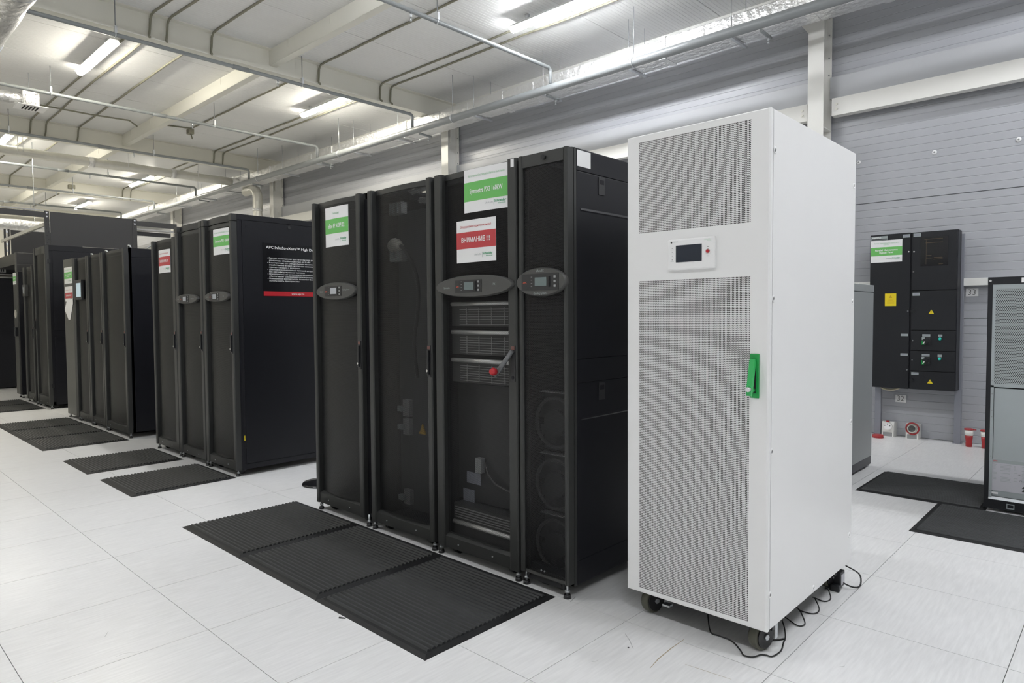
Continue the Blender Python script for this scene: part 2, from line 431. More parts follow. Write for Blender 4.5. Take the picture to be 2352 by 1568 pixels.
bl = ['thin grey sprinkler branch pipe nearest the white cabinet, top centre', 'dark grey sprinkler branch pipe below the nearest ceiling girder', 'pale sprinkler branch pipe beyond the nearest girder, passing the white vent box',
      'grey sprinkler branch pipe below the second girder', 'far grey sprinkler branch pipe behind the wrapped round duct', 'pale lit sprinkler branch pipe below the third girder', 'farthest sprinkler branch pipe above the black overhead panel']
for k, bx in enumerate([-2.87, -5.70, -8.53, -11.32, -14.15, -16.95, -19.7]):
    t = thing('sprinkler_branch_pipe', bl[k], 'pipe', (bx, 2, 4.42), 'sprinkler branch pipes')
    arc = [(bx, 5.55+.05*math.sin(a), 4.37+.05*math.cos(a)) for a in [math.pi/2*i/5 for i in range(6)]]
    part('pipe_run', MB().tube([(bx, -6.9, 4.42), (bx, -2, 4.42), (bx, 2.93, 4.42)]+arc+[(bx, 5.6, 4.22)], .024, 12), 'grey_pipe', t)
    part('coupling', MB().cyl((bx, 2.75, 4.42), (bx, 2.95, 4.42), .030, 12), 'grey_pipe', t)
    for yy in (-3.1, -.85, 1.42, 3.70):
        part('hanger_rod', MB().cyl((bx+.012, yy, 4.45), (bx+.012, yy, 4.80), .006, 6), 'grey_pipe', t)
        part('pipe_clamp', MB().box(bx-.012, bx+.036, yy-.012, yy+.012, 4.43, 4.51).ring((bx, yy, 4.42), 1, .027, .006, 14, 6), 'zinc', t)
    for yy in (3.35, .3): part('sprinkler_head', MB().cyl((bx, yy, 4.40), (bx, yy, 4.35), .012, 8).cyl((bx, yy, 4.35), (bx, yy, 4.315), .005, 8, 0, .013), 'zinc', t)

# electrical conduits clipped to the ceiling
def conduit(label, pts, drop=None, z=4.788, lead=None):
    """pts: (x, y) along the ceiling; drop: girder face x where the cable goes down the web"""
    P = []
    for k, (x, y) in enumerate(pts):
        P.append((x, y, z))
        if k < len(pts)-1:
            xx, yy = pts[k+1]; n = max(1, int(abs(xx-x)/.55))
            for q in range(1, n): P.append((x+(xx-x)*q/n, y+(yy-y)*q/n+random.uniform(-.008, .008), z-random.uniform(0, .007)))
    if drop is not None:
        x, y = pts[-1]; sgn = 1
        P += [(drop+.05, y, z-.008), (drop+.018, y-.004, z-.05), (drop+.016, y-.006, 4.70), (drop+.018, y-.012, 4.62), (drop+.03, y-.025, 4.555), (drop+.065, y-.04, 4.52), (drop+.112, y-.05, 4.498), (drop+.116, y-.052, 4.484)]
    return single('conduit_cable', MB().tube(P, .0135, 8), 'conduit', label, 'cable', 'conduits on the ceiling')
cn = 'grey conduit cable on the ceiling, '
conduit(cn+'first from the left dropping over the nearest girder', [(-1, 1.85), (-3, 1.84), (-5.2, 1.85), (-5.66, 1.82)], -5.79)
conduit(cn+'second from the left dropping over the nearest girder', [(-1, 2.05), (-3, 2.04), (-5.03, 2.05), (-5.64, 2.01)], -5.79)
conduit(cn+'single near the purlin on the nearest girder', [(-1, 2.56), (-4.48, 2.55), (-5.64, 2.53)], -5.79)
conduit(cn+'single bent one right of the near purlin', [(.1, 4.05), (-2.94, 4.05), (-4.23, 4.03), (-5.64, 4.02)], -5.79)
conduit(cn+'upper of the pair leaving the cool tube light', [(-3.0, 5.07), (-3.58, 5.08), (-4.62, 5.06), (-5.62, 5.06)], -5.79)
conduit(cn+'lower of the pair beside the cool tube light', [(.1, 5.30), (-1.65, 5.30), (-3.08, 5.27), (-4.66, 5.27), (-5.6, 5.25)], -5.79)
conduit(cn+'running on behind the bright upper left tube light', [(-6.0, 1.83), (-8.33, 1.83), (-9.46, 1.82), (-11.58, 1.82)], -11.74)
conduit(cn+'next to the bright upper left tube light', [(-5.95, 2.03), (-7.89, 2.02), (-9.46, 2.02), (-11.58, 2.05)], -11.74)
conduit(cn+'lit one between tube light and purlin', [(-5.95, 2.54), (-8.64, 2.53), (-10.93, 2.55), (-11.58, 2.55)], -11.74)
conduit(cn+'ending at a junction box in the second bay', [(-5.95, 4.06), (-8.08, 4.03), (-10.3, 4.03), (-10.41, 3.6)])
conduit(cn+'upper of the pair in the second bay', [(-7.9, 5.09), (-9.93, 5.07), (-11.58, 5.05)], -11.74)
conduit(cn+'lower of the pair in the second bay', [(-5.95, 5.26), (-8.38, 5.27), (-10.53, 5.27), (-11.58, 5.24)], -11.74)
conduit(cn+'crossing the second bay from the vent box', [(-10.47, 1.2), (-10.49, 2.45), (-10.40, 3.0), (-10.7, 3.22)], None, 4.748)
conduit(cn+'left one in the third bay', [(-12.0, 2.05), (-15, 2.03), (-17.55, 2.04)], -17.69)
conduit(cn+'middle one in the third bay', [(-12.0, 2.55), (-15, 2.53), (-17.55, 2.55)], -17.69)
conduit(cn+'upper one of the far pair in the third bay', [(-12.0, 5.08), (-15, 5.07), (-17.55, 5.06)], -17.69)
conduit(cn+'lower one of the far pair in the third bay', [(-12.0, 5.28), (-15, 5.27), (-17.55, 5.26)], -17.69)
conduit(cn+'single one in the farthest bay', [(-18.0, 4.05), (-20, 4.03), (-22.9, 4.04)])
single('junction_box', MB().cbox(-10.45, -10.33, 3.99, 4.09, 4.70, 4.79, .008).cyl((-10.36, 4.04, 4.70), (-10.30, 4.04, 4.60), .012, 8), 'conduit', 'small grey junction box with a hook under the ceiling in the second bay', 'box')
single('junction_box', MB().cbox(-17.1, -16.96, 3.62, 3.76, 4.52, 4.62, .008), 'conduit', 'small grey junction box hanging on the far pale pipe', 'box')

# round ducts
t = thing('round_duct', 'round wrapped ventilation duct crossing the room above the left racks', 'duct', (-12.55, 3, 4.35))
part('wrapped_run', MB().tube([(-12.55, y, 4.355+.004*math.sin(y*7)) for y in [-6.8+.35*i for i in range(37)]], .088, 18), 'grey_wrap', t)
for yy in (2.96, 4.5, .4, 5.82): part('band', MB().cyl((-12.55, yy-.05, 4.355), (-12.55, yy+.05, 4.355), .100, 18), 'foil', t)
for yy in (1.75, 1.83, 3.6, 5.0): part('hanger_rod', MB().cyl((-12.46, yy, 4.35), (-12.46, yy, 4.80), .006, 6), 'lamp_white', t)
part('duct_collar', MB().cyl((-12.55, 5.80, 4.36), (-12.55, 5.91, 4.36), .105, 16), 'foil', t)
t = thing('drop_duct', 'foil wrapped pipe bending down from the wall duct behind the second rack row', 'duct', (-11.9, 6.05, 3.9))
pts = [(-12.5, 6.08, 4.16)]+[(-12.12+.2*math.sin(a), 6.08, 3.96+.2*math.cos(a)) for a in [math.pi/2*i/6 for i in range(7)]]+[(-11.92, 6.08, z) for z in (3.8, 3.65, 3.5, 3.35, 3.2, 2.6, 1.2)]
part('wrapped_run', MB().tube(pts, [.105]*8+[.110, .094, .103, .088, .095, .09, .09], 14), 'grey_wrap', t)
for z in (3.68, 3.46): part('band', MB().cyl((-11.92, 6.08, z-.03), (-11.92, 6.08, z+.03), .112, 14), 'foil', t)
t = thing('flexible_foil_duct', 'shiny foil duct hanging in the upper left corner', 'duct', (-5, .25, 4.4))
part('foil_sleeve', MB().tube([(x, .23, 4.12+.008*math.sin(x*5)) for x in [-7.4+.2*i for i in range(50)]], [.20+.004*math.sin(i*1.7) for i in range(50)], 20), 'foil', t)
for x in (-4.2, -5.9): part('hanger_strap', MB().ring((x, .23, 4.12), 0, .207, .006, 24, 6).cyl((x, .23, 4.32), (x, .23, 4.80), .005, 6), 'zinc', t)
t = thing('air_diffuser', 'white foil vent box with a grille plate hanging at the left edge', 'vent', (-9.05, 1.27, 4.3))
part('plenum_box', MB().cbox(-9.14, -8.96, 1.17, 1.38, 4.31, 4.52, .012), 'foil', t)
part('grille_plate', MB().cbox(-9.22, -8.88, 1.10, 1.47, 4.298, 4.31, .003), 'cabinet_white', t)
gm = MB()
for i in range(5): gm.box(-9.15, -8.95, 1.19+i*.04, 1.205+i*.04, 4.290, 4.298)
part('grille_slot', gm, 'dark_inner', t)
part('connecting_duct', MB().tube([(-9.05, -1.0+.15*i, 4.40+.006*math.sin(i*2)) for i in range(15)]+[(-9.05, 1.17, 4.40)], .085, 16), 'foil', t)
part('hanger_wire', MB().cyl((-9.05, 1.27, 4.52), (-9.05, 1.27, 4.80), .003, 6), 'zinc', t)
t = thing('large_foil_duct', 'wide foil air duct behind the black overhead frame at far left', 'duct', (-13.6, 1.5, 3.1))
part('foil_sleeve', MB().tube([(-13.6, -3+.16*i, 3.11+.006*math.sin(i*2.3)) for i in range(38)], [.115+.004*math.sin(i*1.3) for i in range(38)], 18), 'foil', t)
for y in (.9, 2.2): part('hanger_rod', MB().cyl((-13.6, y, 3.22), (-13.6, y, 4.8), .006, 6), 'zinc', t)

# ------------------------------------------------------------------ rubber mats
def rubber_mat(x0, y0, label, group, W=.765, D=.752, n=28, rx=True):
    t = thing('rubber_mat', label, 'mat', (x0+W/2, y0+D/2, 0), group)
    x1, y1 = x0+W, y0+D; b = .022
    v = [(x0, y0, 0), (x1, y0, 0), (x1, y1, 0), (x0, y1, 0), (x0+b, y0+b, .008), (x1-b, y0+b, .008), (x1-b, y1-b, .008), (x0+b, y1-b, .008)]
    part('base_sheet', MB().add(v, [(3, 2, 1, 0), (4, 5, 6, 7), (0, 1, 5, 4), (1, 2, 6, 5), (2, 3, 7, 6), (3, 0, 4, 7)]), 'rubber', t)
    m = MB(); pit = (D-.07)/n
    for i in range(n):
        y = y0+.035+i*pit
        m.prism([(y+pit*.12, .0078), (y+pit*.88, .0078), (y+pit*.68, .0155), (y+pit*.32, .0155)], 0, x0+.034, x1-.034)
    part('rib', m, 'rubber_rib', t)['kind'] = 'stuff'
    return t
G = 'black ribbed mats in front of the racks'
for x, y, lb in [(-1.459, .440, 'left of the three black ribbed rubber mats before the front rack row'), (-.694, .438, 'middle of the three black ribbed rubber mats before the front rack row'),
                 (.071, .437, 'nearest black ribbed rubber mat, in the foreground'), (-3.165, .462, 'black rubber mat lying alone, nearest to the second rack row corner'),
                 (-4.19, .450, 'black rubber mat lying alone at the left of the second rack row'), (-5.62, .440, 'nearest of the three joined mats before the third rack row'),
                 (-6.385, .440, 'middle of the three joined mats before the third rack row'), (-7.15, .440, 'farthest of the three joined mats before the third rack row'),
                 (-9.15, .46, 'nearer of the two far mats at the left edge'), (-9.915, .46, 'farther of the two far mats at the left edge'),
                 (1.257, 4.012, 'black rubber mat on the right, left of the framed grey cabinet'), (1.763, 3.258, 'black ribbed mat at the right edge before the framed grey cabinet')]:
    rubber_mat(x, y, lb, G, .745 if 'alone' in lb else .765)

# ------------------------------------------------------------------ black racks
def feet(t, x0, x1, y, casters=True):
    for x in (x0+.025, x1-.025):
        m = MB().cyl((x, y, .014), (x, y, .07), .006, 8).cyl((x, y, .026), (x, y, .036), .012, 6)
        f = part('leveling_foot', m, 'zinc', t); part('foot_pad', MB().cyl((x, y, 0), (x, y, .016), .018, 12, 0, .015), 'wheel', f)
    if casters:
        for x in (x0+.10, x1-.10): part('caster', MB().cyl((x-.014, y+.06, .034), (x+.014, y+.06, .034), .034, 14), 'wheel', t)
def frame_shell(t, x0, x1, y0, y1, z0, z1, m='black_side', gap=None):
    b = MB(); e = .012
    b.box(x0, x0+e, y0, y1, z0, z1).box(x1-e, x1, y0, y1, z0, z1).box(x0, x1, y1-e, y1, z0, z1).box(x0, x1, y0, y1, z0, z0+e)
    if gap:      # cable opening in the roof
        ga, gb, gc, gd = gap; b.box(x0, x1, y0, gc, z1-e, z1).box(x0, x1, gd, y1, z1-e, z1).box(x0, ga, gc, gd, z1-e, z1).box(gb, x1, gc, gd, z1-e, z1)
    else: b.box(x0, x1, y0, y1, z1-e, z1)
    b.box(x0+e, x0+.035, y0, y0+.03, z0, z1).box(x1-.035, x1-e, y0, y0+.03, z0, z1).box(x0, x1, y0, y0+.03, z1-(.02 if gap else .05), z1).box(x0, x1, y0, y0+.03, z0, z0+.05)
    return part('cabinet_shell', b, m, t)
def door(t, x0, x1, yf, z0, z1, lw, rw, bulge=.022, dep=.035, mesh='mesh_black', frame='charcoal_frame', zb=.075, th=.045, cap=None):
    """posts, rails and a bowed perforated sheet; returns (door, surf)"""
    yb = yf+th; c = .007
    b = MB()
    for a, e in ((x0, x0+lw), (x1-rw, x1)):
        b.prism([(a, yb), (a, yf+c), (a+c*.4, yf+c*.35), (a+c, yf), (e-c, yf), (e-c*.4, yf+c*.35), (e, yf+c), (e, yb)], 2, z0, z1)
    xa, xb = x0+lw, x1-rw; xm = (xa+xb)/2; hw = (xb-xa)/2; n = 18
    def surf(x): return yf+dep-bulge*(1-min(1, ((x-xm)/hw)**2))
    def band(za, zc, d, mb, close=True):
        xs = [xa+(xb-xa)*i/n for i in range(n+1)]
        vs = [(x, surf(x)-d, za) for x in xs]+[(x, surf(x)-d, zc) for x in xs]
        mb.add(vs, [(i, i+1, n+1+i+1, n+1+i) for i in range(n)], 0, True)
        if close:
            vs = [(x, surf(x)-d, zc) for x in xs]+[(x, yb, zc) for x in xs]
            mb.add(vs, [(i, i+1, n+1+i+1, n+1+i) for i in range(n)])
            vs = [(x, surf(x)-d, za) for x in xs]+[(x, yb, za) for x in xs]
            mb.add(vs, [(i, i+1, n+1+i+1, n+1+i) for i in range(n)])
    band(z1-.03, z1-.002, .001, b)
    b.box(xa, xb, yf+.008, yb, z0, z0+zb-.012)
    b.prism([(yf+.008, z0+zb-.012), (yf+dep, z0+zb), (yb, z0+zb), (yb, z0+zb-.012)], 0, xa, xb)
    d = part('door', b, frame, t)
    s = MB(); band(z0+zb, z1-.03, 0, s, False); part('perforated_sheet', s, mesh, d)
    sc = MB()
    for x in (xa+.10, xb-.12): sc.cyl((x, yf+.004, z0+.03), (x, yf+.008, z0+.03), .004, 6)
    part('screw', sc, 'zinc', d)
    return d, surf
def latch(d, x, yf, z, open_=False):
    part('handle_recess', MB().cbox(x-.014, x+.014, yf-.004, yf+.002, z-.085, z+.085, .002), 'panel_dark', d)
    part('handle_badge', MB().box(x-.011, x+.011, yf-.0052, yf-.004, z+.064, z+.080), 'badge_red', d)
    if not open_:
        part('handle', MB().cbox(x-.008, x+.010, yf-.016, yf-.004, z-.07, z+.058, .004), 'plastic_black', d)
        part('key_lock', MB().cyl((x, yf-.019, z-.05), (x, yf-.016, z-.05), .007, 10), 'chrome', d)
def oval(t, x, y, z, W, H, title=None, wide=True, scr='lcd', sx=-.02):
    """oval control panel bolted onto the door"""
    n = 44; P = [(x+W/2*math.cos(2*math.pi*i/n), z+H/2*math.sin(2*math.pi*i/n)) for i in range(n)]
    P2 = [(x+(W/2-.006)*math.cos(2*math.pi*i/n), z+(H/2-.005)*math.sin(2*math.pi*i/n)) for i in range(n)]
    b = MB(); vs = [(a, y+.024, c) for a, c in P]+[(a, y+.006, c) for a, c in P]+[(a, y, c) for a, c in P2]
    b.add(vs, [(k*n+i, k*n+(i+1) % n, (k+1)*n+(i+1) % n, (k+1)*n+i) for k in range(2) for i in range(n)], 0, True)
    b.add([(a, y, c) for a, c in P2], [tuple(range(n))])
    cp = part('control_panel', b, 'panel_grey', t)
    pw = .19 if wide else W*.74; ph = .062 if H < .12 else .074; px = x+sx
    part('display_frame', MB().box(px-pw/2, px+pw/2, y-.002, y, z-ph/2, z+ph/2), 'panel_dark', cp)
    part('screen', MB().box(px-.028, px+.040, y-.0032, y-.002, z-.018, z+.020), scr, cp)
    for i, dz in enumerate((.020, 0, -.020)): part('button', MB().cbox(px+pw/2-.026, px+pw/2-.014, y-.005, y-.002, z+dz-.005, z+dz+.005, .0015), 'grey_plastic', cp)
    part('rocker', MB().cbox(px+.047, px+.060, y-.006, y-.002, z-.024, z+.024, .003), 'plastic_black', cp)
    for i in range(4): part('indicator', MB().box(px-.052, px-.044, y-.0028, y-.002, z+.022-i*.014, z+.024-i*.014), 'grey_plastic', cp)
    lettering('APC', (px-pw/2+.020, y-.0026, z-.002), .013, .024, 'orange_text', cp)
    for s, dx, dz, h, wd in title or []: lettering(s, (x+dx, y-.0006, z+dz), h, wd, 'grey_ink' if h < .012 else 'tag_grey', cp)
    return cp
def sign(t, x0, x1, z0, z1, surf, head, body, green=True, bands=(.30, .67), small=None, name='info_sign'):
    """printed paper sheet: white, colour band, white; stuck on the bowed door"""
    n = 10; H = z1-z0
    def strip(za, zc, off, mb, mi=0):
        xs = [x0+(x1-x0)*i/n for i in range(n+1)]
        mb.add([(x, surf(x)-off, za) for x in xs]+[(x, surf(x)-off, zc) for x in xs], [(i, i+1, n+2+i, n+1+i) for i in range(n)], mi)
    b = MB(); strip(z0, z1, .002, b)
    xs = (x0, x1)
    for x in xs: b.quad((x, surf(x)-.002, z0), (x, surf(x), z0), (x, surf(x), z1), (x, surf(x)-.002, z1))
    s = part(name, b, 'paper', t)
    c = MB(); zb0, zb1 = z0+H*(1-bands[1]), z0+H*(1-bands[0]); strip(zb0, zb1, .0026, c)
    part('colour_band', c, 'green_ink' if green else 'red_ink', s)
    W = x1-x0; xm = (x0+x1)/2
    sf = lambda X: surf(X)-.0016
    lettering(head, (xm, 0, z1-H*bands[0]*.55), H*.075, W*min(.80, .027*max(len(q) for q in head.split('\n'))), 'pale_green_text' if green else 'red_text', s, surf=sf, bold=.0)
    lettering(body, (xm, 0, (zb0+zb1)/2), H*(.155 if '\n' not in body else .115), W*.72, 'white_ink', s, surf=lambda X: surf(X)-.0020, bold=.02)
    lettering('Schneider', (x1-W*.19, 0, z0+H*.185), H*.078, W*.24, 'green_text', s, surf=sf, bold=.02)
    lettering('Electric', (x1-W*.155, 0, z0+H*.125), H*.038, W*.15, 'green_text', s, surf=sf)
    lettering('Life Is On', (x0+W*.57, 0, z0+H*.17), H*.06, W*.17, 'tag_grey', s, surf=sf, bold=0)
    part('divider', MB().box(x0+W*.675, x0+W*.678, surf(x0+W*.676)-.003, surf(x0+W*.676)-.0022, z0+H*.10, z0+H*.22), 'tag_grey', s)
    return s

YF = 1.19
# ---- front row, first rack: cooling unit
t = thing('server_rack', 'black rack with a small green and white sign, leftmost of the front row', 'rack', (-.91, 1.75, 0), 'front row racks')
frame_shell(t, -1.2, -.612, 1.235, 2.29, .05, 1.99)
d, sf = door(t, -1.197, -.656, YF, .05, 1.985, .036, .043, .024, .036, 'mesh_dense')
part('side_filler', MB().box(-.652, -.612, 1.222, 1.24, .055, 1.95), 'black_gloss', t)
latch(d, -.672, YF, 1.03); feet(t, -1.2, -.612, 1.215)
oval(t, -.915, 1.178, 1.417, .44, .108, [('InRow', -.155, .0, .013, .034), ('Cooling System', .125, .005, .012, .075)], True, 'lcd_bright')
sign(t, -1.055, -.80, 1.695, 1.94, sf, 'Кондиционер', 'InRow RP ACRP102')
# ---- second rack: power distribution seen through the mesh
t = thing('server_rack', 'black rack showing a plug and breakers through its mesh door, second in the front row', 'rack', (-.30, 1.75, 0), 'front row racks')
frame_shell(t, -.606, -.003, 1.235, 2.29, .05, 1.99, gap=(-.40, -.06, 1.30, 1.62))
d, sf = door(t, -.578, -.008, YF, .05, 1.985, .043, .039, .022, .035, 'mesh_black', zb=.07)
latch(d, -.028, YF, 1.02); feet(t, -.60, -.003, 1.215)
part('backplane', MB().box(-.56, -.02, 1.40, 1.41, .10, 1.88), 'mod_front', t)
for z in (1.90, 1.62):
    f = part('breaker_block', MB().cbox(-.63+.04, -.47, 1.355, 1.40, z-.035, z+.035, .004), 'grey_plastic', t)
    for q in (0, .03, .07): part('breaker_lever', MB().box(-.575+q, -.565+q, 1.345, 1.356, z-.03, z+.03), 'tag_grey', f)
pz = (-.545, 1.375, 1.68)
f = part('power_plug', MB().tube([(-.565, 1.375, 1.68), (-.535, 1.36, 1.68), (-.525, 1.355, 1.68), (-.46, 1.325, 1.672), (-.42, 1.31, 1.666)], [.044, .045, .034, .028, .018], 16), 'plug_grey', t)
part('plug_ring', MB().tube([(-.59, 1.388, 1.68), (-.562, 1.374, 1.68)], [.038, .042], 16), 'red_plastic', f)
part('cable', MB().tube(smooth([(-.42, 1.31, 1.666), (-.36, 1.30, 1.63), (-.29, 1.30, 1.54), (-.25, 1.30, 1.43), (-.27, 1.31, 1.28), (-.33, 1.33, 1.10), (-.34, 1.36, .9)]), .011, 8), 'cord', t)
for z0, z1 in ((.66, .76), (.55, .65), (.13, .22)):
    f = part('switch_body', MB().cbox(-.50, -.44, 1.37, 1.40, z0, z1, .003), 'slat_grey', t); part('switch_toggle', MB().box(-.52, -.48, 1.345, 1.372, (z0+z1)/2-.018, (z0+z1)/2+.012), 'tag_grey', f)
part('warning_triangle', MB().prism([(-.375, .565), (-.315, .565), (-.345, .625)], 1, 1.392, 1.40), 'amber', t)
part('cable_tray', MB().tube([(-.33, 1.30, 1.985), (-.28, 1.29, 1.955), (-.15, 1.285, 1.962), (-.05, 1.29, 1.95)], .014, 8).cyl((-.21, 1.29, 1.90), (-.09, 1.29, 1.885), .016, 8), 'grey_plastic', t)
# ---- third rack: UPS with two signs
t = thing('server_rack', 'black rack with large green and red signs and its handle swung open', 'rack', (.305, 1.75, 0), 'front row racks')
frame_shell(t, 0.0, .609, 1.235, 2.29, .05, 1.99)
d, sf = door(t, .022, .606, YF, .05, 1.985, .058, .058, .012, .030, 'mesh_open', zb=.07)
latch(d, .583, YF, 1.035, True); feet(t, .0, .61, 1.215)
hb = MB(); A = Vector((.588, YF-.012, 1.095)); B = Vector((.505, YF-.045, .975)); hb.tube([A, A.lerp(B, .5), B], [.0105, .0115, .0125], 10)
h = part('open_handle', hb, 'handle_grey', d); part('key_knob', MB().tube([(.515, YF-.05, .997), (.512, YF-.066, .998), (.510, YF-.078, .999)], [.016, .019, .012], 14), 'bright_red', h)
part('lock_slot', MB().cyl((.583, YF-.006, .968), (.583, YF-.0038, .968), .008, 10), 'dark_inner', d)
oval(t, .323, 1.172, 1.405, .545, .110, [('Symmetra', -.185, -.004, .014, .045), ('PX', .155, .004, .015, .016)], True, 'lcd', -.025)
part('asset_label', MB().box(.574, .594, YF-.0012, YF, 1.945, 1.982), 'paper', d)
sign(t, .237, .542, 1.770, 1.982, sf, 'Источник бесперебойного питания', 'Symmetra PX2 160kW', True, (.30, .74))
sign(t, .175, .455, 1.525, 1.735, sf, 'Оборудование под напряжением!', 'ВНИМАНИЕ !!!', False, (.28, .67), name='warning_sign')
# power modules behind the mesh
for k, z in enumerate((1.03, 1.175, 1.32)):
    f = part('power_module', MB().box(.075, .55, 1.262, 1.36, z-.115, z-.012), 'mod_front', t)
    part('module_handle', MB().cyl((.085, 1.253, z), (.545, 1.253, z), .011, 12), 'mod_bar', f)
    m = MB()
    for q in range(7): m.box(.14, .545, 1.256, 1.262, z-.105+q*.0125, z-.1025+q*.0125)
    for q in (.19, .28, .37, .46): m.box(q, q+.003, 1.257, 1.262, z-.108, z-.02)
    part('grille_slats', m, 'slat_grey', f)['kind'] = 'stuff'
f = part('battery_module', MB().box(.075, .55, 1.262, 1.36, .10, .27), 'mod_front', t)
part('module_handle', MB().cyl((.085, 1.253, .175), (.545, 1.253, .175), .012, 12), 'mod_bar', f)
m = MB()
for q in range(5): m.box(.09, .54, 1.256, 1.262, .198+q*.013, .202+q*.013)
part('grille_slats', m, 'slat_grey', f)['kind'] = 'stuff'
part('inner_panel', MB().box(.045, .56, 1.33, 1.36, .28, .90), 'panel_dark', t)
part('type_plate', MB().box(.11, .215, 1.325, 1.33, .37, .43), 'sticker_grey', t)
part('type_plate', MB().box(.08, .165, 1.325, 1.33, .25, .335), 'sticker_grey', t)
part('contactor', MB().cbox(.20, .245, 1.30, 1.33, .44, .52, .004), 'grey_plastic', t)
part('cable_bundle', MB().tube([(.26, 1.315, .50), (.29, 1.31, .44), (.34, 1.31, .40), (.42, 1.31, .38), (.54, 1.31, .37)], .006, 8), 'panel_grey', t)
# ---- fourth rack: slim cooler with fans
t = thing('server_rack', 'slim black rack with fans behind the mesh, at the right end of the front row', 'rack', (.76, 1.75, 0), 'front row racks')
x1 = .905
frame_shell(t, .613, .898, 1.235, 2.29, .05, 1.99)
d, sf = door(t, .618, x1, YF, .065, 1.985, .026, .022, .006, .014, 'mesh_black', zb=.012)
part('top_rail', MB().box(.644, .883, YF+.003, YF+.03, 1.93, 1.984), 'charcoal_frame', d)
part('door_knob', MB().cyl((.775, YF-.008, 1.958), (.775, YF+.004, 1.958), .011, 14), 'plastic_black', d)
part('screw_block', MB().cbox(.65, .87, 1.205, 1.235, .035, .062, .004).cyl((.66, 1.198, .055), (.66, 1.206, .055), .008, 8).cyl((.85, 1.198, .05), (.85, 1.206, .05), .008, 8), 'panel_dark', t)
feet(t, .612, .905, 1.215)
oval(t, .765, 1.172, 1.408, .292, .128, [('InRow SC', 0, .049, .014, .045), ('Cooling System', 0, -.050, .014, .075)], False, 'lcd', 0)
for z in (.76, .47, .185):
    f = part('fan', MB().ring((.745, 1.30, z), 1, .115, .008, 36, 8), 'panel_grey', t)
    part('fan_hub', MB().cyl((.745, 1.29, z), (.745, 1.33, z), .062, 24), 'panel_dark', f)
    bm_ = MB()
    for q in range(7):
        a = q*2*math.pi/7; c, s_ = math.cos(a), math.sin(a)
        def R_(u, v_): return (.745+u*c-v_*s_, z+u*s_+v_*c)
        pr = [R_(.055, -.012), R_(.108, -.03), R_(.108, .03), R_(.055, .012)]
        bm_.add([(pr[0][0], 1.315, pr[0][1]), (pr[1][0], 1.325, pr[1][1]), (pr[2][0], 1.305, pr[2][1]), (pr[3][0], 1.31, pr[3][1])], [(0, 1, 2, 3)])
    part('fan_blades', bm_, 'panel_dark', f)
    part('fan_plate', MB().box(.65, .875, 1.335, 1.345, z-.135, z+.135), 'panel_dark', f)
    part('fan_edge', MB().box(.65, .875, 1.30, 1.335, z+.137, z+.142), 'slat_grey', f)
# right side cover of that rack, split in panels as in the photo
sp = MB(); e = .9035
sc = part('side_cover', MB().box(.898, .902, 1.245, 2.29, .05, 1.99), 'dark_inner', t)
def spanel(z0, z1, nm='side_panel'): return part(nm, MB().cbox(.8995, .9055, 1.258, 2.285, z0+.0015, z1-.0015, .002), 'black_side', t)
spanel(1.892, 1.99); u = spanel(1.064, 1.892); spanel(.957, 1.064); lo = spanel(.16, .957); spanel(.05, .16)
part('edge_strip', MB().box(.8985, .905, 1.240, 1.2565, .05, 1.985), 'charcoal_frame', t)
for z, pp in ((1.845, u), (.908, lo)):
    part('side_latch', MB().cbox(.9045, .9085, 1.419, 1.464, z-.04, z+.04, .0015), 'panel_dark', pp)
    part('latch_opening', MB().box(.9075, .9089, 1.426, 1.458, z+.008, z+.028), 'dark_inner', pp)
for z, pp in ((1.726, u), (.800, lo)): part('pressed_ridge', MB().prism([(.9055, z-.010), (.9085, z-.004), (.9055, z+.006)], 1, 1.285, 2.26), 'black_side', pp)
part('blank_label', MB().box(.9055, .9062, 1.262, 1.360, 1.912, 1.982), 'paper', t, 'white label')

